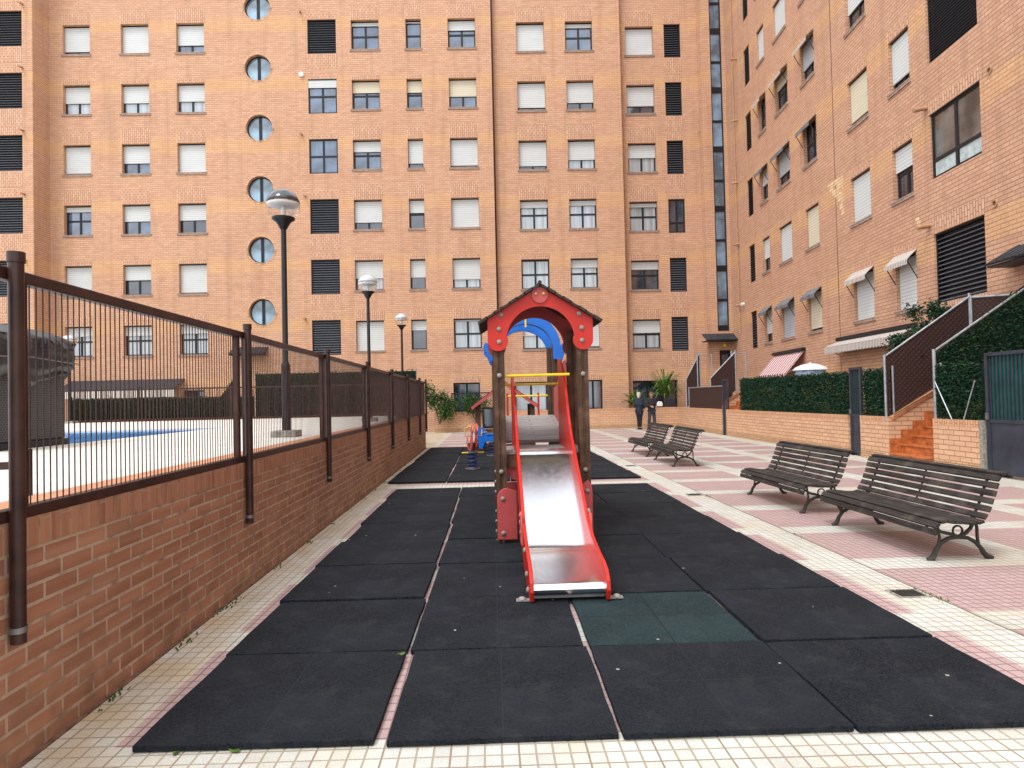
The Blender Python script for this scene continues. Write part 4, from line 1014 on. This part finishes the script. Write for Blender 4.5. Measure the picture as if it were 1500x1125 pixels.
gate(11.78, 10.35, 2.17, 'wide slate metal gate with teal screened bars at the right edge', nb=15)

# hedge screens
def hedge(p0, p1, z0, z1, label, n, zend=None, th=.10, name='hedge_screen', z0end=None, posts=True, m=None, group=None):
    p0, p1 = Vector((*p0, 0)), Vector((*p1, 0)); d = p1 - p0; L = d.length; a = math.atan2(d.y, d.x); zend = z1 if zend is None else zend; z0e = z0 if z0end is None else z0end
    r = empty(name, p0, a, label, 'hedge screen', group)
    obj('backing', MB().prism([(0, z0), (L, z0e), (L, zend - .03), (0, z1 - .03)], .0, .025), M_HEDGEB, r)
    rnd = random.Random(int(L*100)); mb = MB()
    for k in range(n):
        u = rnd.random(); x = u*L; lo = z0 + (z0e-z0)*u; hi = z1 + (zend-z1)*u; z = lo + (hi-lo)*rnd.random() + rnd.gauss(0, .012) + (.03 * math.sin(x*5.1) if rnd.random() > .5 else 0) * (1 if rnd.random() > .7 else 0)
        c = Vector((x, -.01 - rnd.random()*th*.5, z)); dr = Vector((rnd.gauss(0,.6), -1 + rnd.gauss(0,.4), rnd.gauss(.2,.6))).normalized()
        sd = dr.orthogonal().normalized(); sd.rotate(Matrix.Rotation(rnd.random()*6.3, 3, dr)); ln = (.03 + .035*rnd.random()) * (1.8 if rnd.random() < .08 else 1); wd = .007 + .006*rnd.random()
        mb.add([c - sd*wd, c + dr*ln*.5 - sd*wd*1.2, c + dr*ln, c + dr*ln*.5 + sd*wd*1.2, c + sd*wd], [(0,1,2,3,4)])
    obj('foliage', mb, m or M_LEAFD, r, fix=False)
    if posts:
        k = max(1, int(L / 2.4))
        for i in range(k + 1):
            u = i / k; h = z1 + (zend - z1)*u
            obj('post', MB().tube([(L*u, .05, z0 + (z0e-z0)*u - .1), (L*u, .05, h + .05)], .024, 8), M_GALV, r, smooth=True)
    return r
hedge((LX(23.5) + .12, 23.6), (LX(16.4) + .12, 16.4), LH, 2.08, 'long dark green artificial hedge screen above the long low wall', 16000, 2.02)
hedge((LX(15.8) + .12, 15.75), (LX(14.7) + .12, 14.72), LH, 2.04, 'small green hedge screen above the short wall left of the stairs', 2600)
hedge((LX(13.1) + .12, 13.12), (LX(11.9) + .12, 11.9), LH, 2.02, 'green hedge screen with crossed struts above the wall beside the right gate', 4200)
hedge((LX(13.16) + .12, 13.2), (11.05, 13.2), .3, 2.28, 'tall sloping green hedge screen climbing the near side of the terracotta stairs', 9000, 3.85, z0end=1.0, posts=False)
st_ = empty('strut_pair', (LX(12.5) + .02, 12.5, LH), -PI/2, 'two slanting thin tubes propped in front of the hedge beside the gate', 'struts')
obj('strut', MB().tube([(-.58, 0, .72), (-.10, -.02, .0)], .012, 8), M_GALV, st_); obj('strut', MB().tube([(.52, 0, .72), (.22, -.02, .0)], .012, 8), M_GALV, st_)

# stair unit
def stairs(y0, y1, x0, n, run, rise, label, sname='staircase'):
    r = empty(sname, (x0, y0, 0), 0, label, 'staircase'); w = y1 - y0
    tr = MB(); rs = MB()
    for k in range(n):
        tr.box(k*run - .02, (k+1)*run, 0, w, (k+1)*rise - .025, (k+1)*rise); rs.box(k*run, (k+1)*run, .002, w - .002, 0 if k == 0 else 0, (k+1)*rise - .025)
    obj('riser', rs, M_TERRA, r); obj('tread', tr, M_TERRA, r, bevel=.004)
    obj('side_tiles', MB().prism(sum([[(k*run + .001, (k+1)*rise), (k*run + .001, (k+1)*rise + .30), ((k+1)*run, (k+1)*rise + .30)] for k in range(1)], []) , w - .012, w - .004), M_TERRA, r)
    sk = MB()
    for k in range(n): sk.box(k*run + .002, (k+1)*run - .002, w - .02, w - .002, (k+1)*rise, (k+1)*rise + .32)
    obj('skirting', sk, M_TERRA, r)
    # parapet on the far side
    hx = n*run
    obj('parapet', MB().prism([(.0, .0), (hx, .0), (hx, n*rise + .55), (.10, .92), (.0, .92)], w, w + .2), B_LOW, r)
    ang = math.atan2(n*rise + .55 - .92, hx - .1)
    obj('parapet_cap', MB().obox(((hx + .1)/2, w + .1, (n*rise + .55 + .92)/2 + .03), (math.cos(ang), 0, math.sin(ang)), (0,1,0), (-math.sin(ang), 0, math.cos(ang)), math.hypot(hx - .1, n*rise + .55 - .92)/2 + .03, .13, .03), M_TERRAP, r)
    obj('handrail', MB().tube([(.1, w - .06, 1.02), (hx, w - .06, n*rise + .62)], .012, 6), M_IRON, r)
    obj('landing', MB().box(n*run + .002, n*run + 1.2, 0, w, 0, n*rise - .03), M_TERRA, r)
    return r
M_TERRAP = mat('pale_terracotta', (.58, .25, .12), .6, var=.15)
stairs(13.26, 14.62, LX(14) - .02, 9, .265, .185, 'terracotta tiled stairs climbing right between low walls')
def meshfence(p0, p1, za, zb, z0a, z0b, label, x_ext=None, name='mesh_fence'):
    p0, p1 = Vector((*p0, 0)), Vector((*p1, 0)); d = p1 - p0; L = d.length; a = math.atan2(d.y, d.x)
    r = empty(name, p0, a, label, 'fence')
    obj('mesh_panel', MB().prism([(0, z0a), (L, z0b), (L, zb), (0, za)], .0, .012), M_MESH, r)
    obj('top_tube', MB().tube([(0, 0, za), (L, 0, zb)], .025, 10), M_GALV, r, smooth=True)
    obj('post', MB().tube([(0, .0, z0a - .1), (0, .0, za + .05)], .028, 10), M_GALV, r, smooth=True)
    obj('post', MB().tube([(L, .0, z0b - .1), (L, .0, zb + .08)], .028, 10), M_GALV, r, smooth=True)
    return r
meshfence((LX(14.6), 14.72), (10.68, 14.72), 2.29, 3.58, .95, 2.1, 'brown mesh fence climbing the far side of the terracotta stairs')
meshfence((10.70, 14.70), (11.25, 13.0), 3.56, 3.42, 1.6, 1.6, 'level brown mesh fence at the top landing of the stairs')
r = empty('stair_railing', (LX(13) + .06, 13.14, 0), 0, 'pale slanting tube rail with a tall post on the near side of the stairs', 'railing')
obj('post', MB().tube([(0,0,LH-.1),(0,0,2.34)], .034, 10), M_GALV, r, smooth=True); obj('rail', MB().tube([(0,0,2.30),(2.3,.0,3.78)], .022, 8), M_GALV, r, smooth=True)
# bush overhanging the far side fence
def clump(name, loc, sx, sy, sz, n, m, label, cat, size=.05, stems=None, group=None):
    r = empty(name, loc, 0, label, cat, group); rnd = random.Random(n); mb = MB(); cl = [(rnd.uniform(-1,1)*.75, rnd.uniform(-1,1)*.75, rnd.uniform(-.8,1)*.75) for _ in range(9)]
    for k in range(n):
        c = cl[rnd.randrange(9)]; q = Vector((c[0] + rnd.gauss(0,.22), c[1] + rnd.gauss(0,.25), c[2] + rnd.gauss(0,.2)))
        p = Vector((q.x*sx, q.y*sy, q.z*sz)); dr = Vector((rnd.gauss(0,1), rnd.gauss(0,1), rnd.gauss(.2,1))).normalized(); sd = dr.orthogonal().normalized(); sd.rotate(Matrix.Rotation(rnd.random()*6.3,3,dr))
        s_ = size*(.6 + rnd.random()*.8); mb.add([p, p + dr*s_*.5 + sd*s_*.35, p + dr*s_, p + dr*s_*.5 - sd*s_*.35], [(0,1,2,3)])
    obj('foliage', mb, m, r, fix=False)
    sb = MB()
    for k in range(5): c = cl[k]; sb.tube([(0,0,-sz), (c[0]*sx*.5, c[1]*sy*.5, c[2]*sz*.3 - .3*sz), (c[0]*sx, c[1]*sy, c[2]*sz)], [.02,.014,.006], 5)
    obj('stem', sb, M_BARK, r); return r
clump('bush', (10.0, 15.05, 3.05), .55, .25, .45, 2600, M_LEAFD, 'dark green bush showing above the slanting fence of the stairs', 'bush', .06)
clump('bush', (9.35, 15.0, 2.45), .45, .22, .35, 1500, M_LEAFD, 'small dark bush low behind the slanting stair fence', 'bush', .06)
# far stairs
def farstair(y0, y1, xs, label, fl1):
    stairs(y0, y1, xs, 7, .27, .185, label)
    meshfence((xs + .1, y1 + .1), (xs + 1.15, y1 + .1), 2.2, 3.25, .95, 1.7, fl1)
farstair(26.0, 27.4, LX(26.6) + .1, 'far narrow stairs climbing right near the building door', 'brown mesh fence with pale tube on the far stairs near the door')
meshfence((LX(31) + .0, 30.9), (LX(31) + .65, 30.9), 2.25, 3.45, .95, 1.9, 'farthest mesh fence with pale tube in the back right corner')
meshfence((LX(29) + .12, 30.6), (LX(26) + .12, 25.7), 1.86, 1.86, .96, .96, 'level brown mesh fence above the far low wall')
def frame3(x, y, w, z, label):
    r = empty('tube_frame', (x, y, 0), 0, label, 'tube frame')
    obj('post', MB().tube([(0,0,.9),(0,0,z)], .03, 8), M_GALV, r); obj('post', MB().tube([(w,0,.9),(w,0,z - .05)], .025, 8), M_GALV, r); obj('crossbar', MB().tube([(0,0,z-.1),(w,0,z-.1)], .02, 8), M_GALV, r)
p = atY(1021, 517, 30.8); frame3(p.x, 30.8, .66, p.z, 'grey tube frame left of the building door in the far corner')
p = atY(1071, 514, 27.6); frame3(p.x, 27.6, .60, p.z, 'grey tube frame right of the building door above the far stairs')
# white garden parasol top behind the hedge
p = atY(1187, 540, 21.0)
r = empty('garden_gazebo', (p.x, 21.0, 0), 0, 'small white domed garden parasol behind the green hedge screen', 'parasol')
obj('canopy', MB().lathe([(.50, 2.22),(.53, 2.24),(.45, 2.33),(.28, 2.40),(.10, 2.44),(.0001, 2.45)], n=10), M_WHITE, r, smooth=True)
obj('curtain', MB().lathe([(.42, 1.0),(.43, 1.6),(.45, 2.22)], n=16), mat('pale_blue_cloth', (.32,.42,.55), .8), r, smooth=True); obj('pole', MB().tube([(0,0,0),(0,0,2.48)], .03, 8), M_SHUT, r)

# ------------------------------------------------------------------ greenery at the back
clump('climbing_vine', (-2.35, 32.6, 1.35), .8, .3, .95, 3400, M_LEAF, 'leafy green vine spilling over the far low wall at the end of the railing', 'vine', .085)
clump('climbing_vine', (-.7, 32.7, 1.2), .85, .22, .6, 1500, M_LEAF, 'sparser green vine on the fence left of the play tower', 'vine', .08)
def spiky(loc, h, n, label, m=M_LEAFY):
    r = empty('potted_palm', loc, 0, label, 'plant'); mb = MB(); rnd = random.Random(n)
    for k in range(n):
        a = rnd.random()*2*PI; el = rnd.uniform(.2, 1.3); L = h*rnd.uniform(.35,.6); b = Vector((0,0,h*rnd.uniform(.45,.62)))
        d = Vector((math.cos(a)*math.cos(el), math.sin(a)*math.cos(el), math.sin(el))); s_ = d.cross(Vector((0,0,1))).normalized()*.03
        mid = b + d*L*.6; tip = b + d*L + Vector((0,0,-L*.35)); mb.add([b - s_, mid - s_, tip, mid + s_, b + s_], [(0,1,2,3,4)])
    obj('leaf', mb, m, r, fix=False); obj('stem', MB().tube([(0,0,.3),(0,0,h*.6)], [.05,.035], 8), M_BARK, r)
    obj('pot', MB().lathe([(.14,0),(.2,.32),(.21,.34),(.17,.34)], n=16), M_TERRA, r)
p = atY(975, 600, 33.7); spiky((p.x, 33.7, .0), 3.1, 110, 'tall green spiky plant against the building behind the two people')
p = atY(930, 600, 33.6); spiky((p.x, 33.6, .0), 2.1, 90, 'lower spiky green plant left of the two people')
# dark lattice screen
lr = empty('lattice_screen', (-.7, 33.2, 0), 0, 'dark metal lattice screen standing on the far low wall behind the vine', 'lattice'); mb = MB()
for k in range(-8, 9): mb.obox((.0 + k*.13, .0, 1.42), (1,0,1), (0,1,0), (-1,0,1), .55, .01, .008) if abs(k) < 6 else None
for k in range(-5, 6): mb.obox((.0 + k*.13, .02, 1.42), (1,0,-1), (0,1,0), (1,0,1), .55, .01, .008)
obj('lattice', mb, M_FRAME, lr); obj('frame', MB().box(-1.1,1.1,-.02,.04,.97,1.0).box(-1.1,1.1,-.02,.04,1.84,1.9).box(-1.1,-1.05,-.02,.04,1.0,1.84).box(1.05,1.1,-.02,.04,1.0,1.84), M_FRAME, lr)
# hedges behind the pool
a = atY(105, 600, 22.9); b2 = atY(372, 600, 22.9)
hedge((a.x, 22.9), (b2.x, 22.9), ZD - .1, 1.86, 'low dark hedge screen beyond the pool', 7000, group=None)
a = atY(375, 600, 23.6); b2 = atY(610, 600, 23.6)
hedge((a.x, 23.6), (b2.x, 23.6), ZD - .1, 2.62, 'taller dark hedge screen behind the railing right of the big post', 9000)
meshfence((b2.x + .1, 23.3), (-2.35, 23.3), 2.2, 2.2, .5, .5, 'brown mesh screen at the far corner of the railing')
a = atY(308, 607, 25.0); b2 = atY(350, 607, 25.0)
hedge((a.x, 25.0), (b2.x, 25.0), 1.0, 1.4, 'steep dark green hedge slope beside an orange stair wall beyond the pool', 1500, 2.75, posts=False, z0end=1.1)
r = empty('stair_parapet', (b2.x - .5, 24.9, 0), 0, 'slanting orange brick parapet beyond the pool fence', 'wall'); obj('wall', MB().prism([(-.75, 1.0), (1.0, 1.0), (1.0, 2.1), (.6, 2.05)], 0, .2), B_LOW, r)

# ------------------------------------------------------------------ floor drains, leaves
for k, (x, y, lb) in enumerate(((3.15, 5.12, 'round cast iron floor drain nearest the camera in the pale strip'), (3.15, 10.5, 'floor drain in the pale strip between the mats and the second bench'), (3.12, 15.1, 'farthest small floor drain in the pale strip near the third bench'))):
    r = empty('floor_drain', (x, y, 0), 0, lb, 'drain'); r.scale = (.82, .74, 1)
    obj('rim', MB().box(-.14,.14,-.14,-.12,.0,.008).box(-.14,.14,.12,.14,.0,.008).box(-.14,-.12,-.12,.12,.0,.008).box(.12,.14,-.12,.12,.0,.008), M_PLASTER, r)
    gm = MB()
    for j in range(7): gm.box(-.12 + j*.036, -.12 + j*.036 + .018, -.12, .12, .002, .007)
    obj('grate', gm, M_IRON, r); obj('sump', MB().box(-.12,.12,-.12,.12,-.001,.0015), M_BLACK, r)
leafs = [(atZ(741, 1079), M_DRY, 'curled brown leaf at the front edge of the mats in the middle'), (atZ(868, 1077), M_LEAF, 'green leaf at the front mat edge below the slide'), (atZ(345, 1097), M_LEAFY, 'yellow green leaf at the front edge of the left mat'),
         (atZ(1108, 1074), M_DRY, 'orange brown leaf at the front mat edge on the right'), (atZ(587, 960, .05), M_LEAFY, 'green leaf in the gap between the left mat columns'), (atZ(980, 1075), M_LEAFY, 'small yellowish leaf at the front mat edge right of the green one'),
         (atZ(262, 1099), M_LEAFY, 'yellow leaf near the front left corner of the mats')]
for k, (p, m, lb) in enumerate(leafs):
    rnd = random.Random(k); s_ = .014 + .007*rnd.random(); mb = MB(); ring = [(s_*1.5*math.cos(a)*(1 if math.cos(a) < 0 else 1.25), s_*.75*math.sin(a), .008*abs(math.cos(a)) + .004) for a in [2*PI*j/12 for j in range(12)]]
    mb.v = [(0,0,.002)] + ring; mb.f = [(0, j+1, (j+1) % 12 + 1) for j in range(12)]; mb.tube([(-s_*2.4,0,.006),(-s_*1.4,0,.004)], .0012, 4)
    o = tag(obj('fallen_leaf', mb, m, None, (p.x, p.y - (.02 if p.z < .01 else 0), max(p.z, 0) + .004), fix=False), lb, 'leaf'); o.rotation_euler = (.2, .1, rnd.random()*6)
# weeds in the wall joint
wd = MB(); rnd = random.Random(5)
for (x, y, nn) in [(WX + .05, 3.75, 20), (WX + .05, 4.6, 14), (WX + .05, 5.3, 14), (3.29, 5.0, 24), (3.29, 10.3, 20), (3.29, 7.3, 8)] + [(WX + .05, 5.5 + 1.1*k, 8) for k in range(14)]:
    for j in range(nn):
        b = Vector((x + rnd.gauss(0,.02), y + rnd.gauss(0,.08), .002)); d = Vector((rnd.gauss(0,.7), rnd.gauss(0,.7), 1)).normalized(); L = .01 + .018*rnd.random(); s_ = d.orthogonal().normalized()*.004
        wd.add([b - s_, b + d*L*.6 - s_*1.5, b + d*L, b + d*L*.6 + s_*1.5, b + s_], [(0,1,2,3,4)])
tag(obj('weeds', wd, M_LEAF, fix=False), 'tiny green weeds growing in the paving joints', 'weeds', kind='stuff')

# ------------------------------------------------------------------ people
def skin_obj(name, verts, edges, rad, m, parent, sub=2):
    me = bpy.data.meshes.new(name); me.from_pydata(verts, edges, []); o = bpy.data.objects.new(name, me); COL.objects.link(o); o.parent = parent
    me.materials.append(m); sk = o.modifiers.new('skin', 'SKIN'); sk.use_smooth_shade = True
    for i, v in enumerate(me.skin_vertices[0].data): v.radius = rad[i] if isinstance(rad[i], tuple) else (rad[i], rad[i])
    me.skin_vertices[0].data[0].use_root = True
    s_ = o.modifiers.new('sub', 'SUBSURF'); s_.levels = sub; s_.render_levels = sub; return o
def person(loc, rz, ht, label, coat, trousers, hair, pose):
    r = empty('person', loc, rz, label, 'person'); s = ht / 1.72
    V = []; E = []; Rr = []
    def v(x, y, z, rad, par=None):
        V.append((x*s, y*s, z*s)); Rr.append(tuple(q*s for q in rad) if isinstance(rad, tuple) else rad*s)
        if par is not None: E.append((par, len(V)-1))
        return len(V)-1
    pel = v(0,0,.92,(.14,.10)); wst = v(0,0,1.08,(.125,.09),pel); ch = v(0,.01,1.28,(.15,.10),wst); nk0 = v(0,.01,1.42,(.09,.07),ch); nk = v(0,-.005,1.49,.048,nk0)
    hd0 = v(0,-.012,1.56,(.062,.075),nk); hd1 = v(0,-.012,1.63,(.072,.085),hd0); v(0,-.005,1.69,(.05,.06),hd1)
    nose = v(0,-.10,1.595,.012,hd0)
    for sx in (-1, 1):
        v(sx*.078,.0,1.60,.014,hd1)
        hp = v(sx*.09,0,.86,.092,pel); kn = v(sx*pose.get('k',.10),-.015,.48,.058,hp); an = v(sx*pose.get('f',.11),.02,.09,.038,kn); v(sx*pose.get('f',.11)*1.05,-.13,.035,.034,an)
        sh = v(sx*.17,.01,1.38,.055,ch); el = v(sx*.23, pose['e'][0 if sx<0 else 1], 1.12,.042,sh); hx, hy, hz = pose['h'][0 if sx<0 else 1]; wr = v(hx, hy, hz, .028, el)
        dv_ = Vector((hx - sx*.23, hy - pose['e'][0 if sx<0 else 1], hz - 1.12)).normalized(); pm = Vector((hx,hy,hz)) + dv_*.06; palm = v(pm.x,pm.y,pm.z,(.034,.018),wr)
        sd = Vector((0,0,1)) if abs(dv_.z) < .7 else Vector((0,1,0)); sd = (sd - dv_*sd.dot(dv_)).normalized()
        for q, (off, ln) in enumerate(((-.03,.06),(-.01,.075),(.01,.07),(.03,.055))):
            a_ = pm + sd*off + dv_*.03; k1 = v(a_.x,a_.y,a_.z,.009,palm); b_ = a_ + dv_*ln*.6 + Vector((0,-.012,0)); k2 = v(b_.x,b_.y,b_.z,.008,k1); c_ = b_ + dv_*ln*.35 + Vector((0,-.015,-.005)); v(c_.x,c_.y,c_.z,.007,k2)
        tq = Vector((hx,hy,hz)) + dv_*.03 - sd*.035 + Vector((0,-.02,0)); k1 = v(tq.x,tq.y,tq.z,.011,palm); tq2 = tq + dv_*.03; v(tq2.x,tq2.y,tq2.z,.009,k1)
    skin_obj('body', V, E, Rr, M_SKIN, r, 2)
    # coat (torso + sleeves) and trousers as clothing children
    V2 = []; E2 = []; R2 = []
    def w(x, y, z, rad, par=None):
        V2.append((x*s, y*s, z*s)); R2.append(tuple(q*s for q in rad) if isinstance(rad, tuple) else rad*s)
        if par is not None: E2.append((par, len(V2)-1))
        return len(V2)-1
    hm = pose.get('hem', .72)
    a0 = w(0,0,.98,(.19,.145)); w(0,0,hm,(.21,.155),a0) ; a1 = w(0,0,1.12,(.17,.13),a0); a2 = w(0,.01,1.30,(.185,.135),a1); w(0,.01,1.43,(.11,.095),a2)
    for sx in (-1, 1):
        i = 0 if sx < 0 else 1; sh = w(sx*.18,.01,1.38,.078,a2); el = w(sx*.235,pose['e'][i],1.12,.065,sh); hx, hy, hz = pose['h'][i]; w(hx,hy,hz,.05,el)
    skin_obj('coat', V2, E2, R2, coat, r, 2)
    V2 = []; E2 = []; R2 = []
    a0 = w(0,0,.92,(.155,.12))
    for sx in (-1, 1):
        hp = w(sx*.09,0,.82,.105,a0); kn = w(sx*pose.get('k',.10),-.015,.48,.078,hp); w(sx*pose.get('f',.11),.02,.10,.066,kn)
    skin_obj('trousers', V2, E2, R2, trousers, r, 2)
    hb = MB().lathe([(.001*s,1.735*s),(.05*s,1.725*s),(.083*s,1.685*s),(.092*s,1.63*s),(.09*s,1.56*s),(.075*s,1.47*s),(.05*s,1.45*s)], (0, .022*s, 0), 14, (1,0,0), (0,1.08,0))
    obj('hair', hb, hair, r, smooth=2)
    for sx in (-1, 1): obj('shoe', MB().prism([(-.16,0),(.07,0),(.075,.07),(.02,.10),(-.04,.085),(-.14,.055),(-.165,.03)], -.042, .042, (0,1,0), (0,0,1), (1,0,0), (sx*pose.get('f',.11)*s, .0, 0)), M_BLACK, r, bevel=.012)
    return r
person((6.95, 31.4, .0), math.radians(150), 1.72, 'person in a long dark navy coat and black trousers standing with back turned', M_COAT, M_BLACK, M_HAIRW, dict(k=.05, f=.05, hem=.62, e=(.03, -.06), h=((-.2,-.08,.95), (.12,-.25,1.08))))
person((7.62, 31.8, .0), math.radians(8), 1.72, 'person with auburn hair in a charcoal coat and grey jeans facing the camera', M_COAT2, M_JEAN, M_HAIR, dict(k=.12, f=.16, hem=.80, e=(-.03, -.05), h=((-.12,-.22,1.06), (.14,-.24,1.05))))
bg = atY(966, 592, 31.55); tag(obj('white_bag', MB().prism([(-.12,-.1),(.12,-.1),(.14,.02),(.09,.12),(-.08,.13),(-.14,.02)], -.04, .04), M_WHITE, None, (bg.x, 31.5, bg.z), bevel=.02), 'small white bag held by the person in jeans', 'bag')

# ------------------------------------------------------------------ light
wd_ = bpy.data.worlds.new('World'); S.world = wd_; wd_.use_nodes = True; nt = wd_.node_tree; bgn = nt.nodes['Background']
sky = nt.nodes.new('ShaderNodeTexSky'); sky.sky_type = 'NISHITA'; sky.sun_disc = False
EL, AZ = math.radians(58), math.radians(215)       # azimuth clockwise from +Y: behind the camera, to the left
sky.sun_elevation = EL; sky.sun_rotation = AZ; sky.air_density = 1.0; sky.dust_density = 4.0; sky.ozone_density = 1.0
hs = nt.nodes.new('ShaderNodeHueSaturation'); hs.inputs['Saturation'].default_value = .7; nt.links.new(sky.outputs[0], hs.inputs['Color'])
tc = nt.nodes.new('ShaderNodeTexCoord'); cn = nt.nodes.new('ShaderNodeTexNoise'); cn.inputs['Scale'].default_value = 2.2; cn.inputs['Detail'].default_value = 6; nt.links.new(tc.outputs['Generated'], cn.inputs['Vector'])
cr = nt.nodes.new('ShaderNodeMapRange'); cr.inputs[1].default_value = .28; cr.inputs[2].default_value = .55; nt.links.new(cn.outputs['Fac'], cr.inputs[0])
cm = nt.nodes.new('ShaderNodeMix'); cm.data_type = 'RGBA'; nt.links.new(cr.outputs[0], cm.inputs[0]); nt.links.new(hs.outputs[0], cm.inputs[6]); cm.inputs[7].default_value = (11, 11.3, 11.8, 1)
nt.links.new(cm.outputs[2], bgn.inputs[0]); bgn.inputs[1].default_value = .15
ld = bpy.data.lights.new('sun', 'SUN'); ld.energy = 1.5; ld.angle = math.radians(18); ld.color = (1, .985, .965)
lo = bpy.data.objects.new('sun', ld); COL.objects.link(lo)
dirv = Vector((math.sin(AZ)*math.cos(EL), math.cos(AZ)*math.cos(EL), math.sin(EL)))
lo.rotation_euler = dirv.to_track_quat('Z', 'Y').to_euler()
S.view_settings.view_transform = 'Standard'; S.view_settings.look = 'None'; S.view_settings.gamma = 1; S.view_settings.exposure = .44
S.render.engine = 'CYCLES'
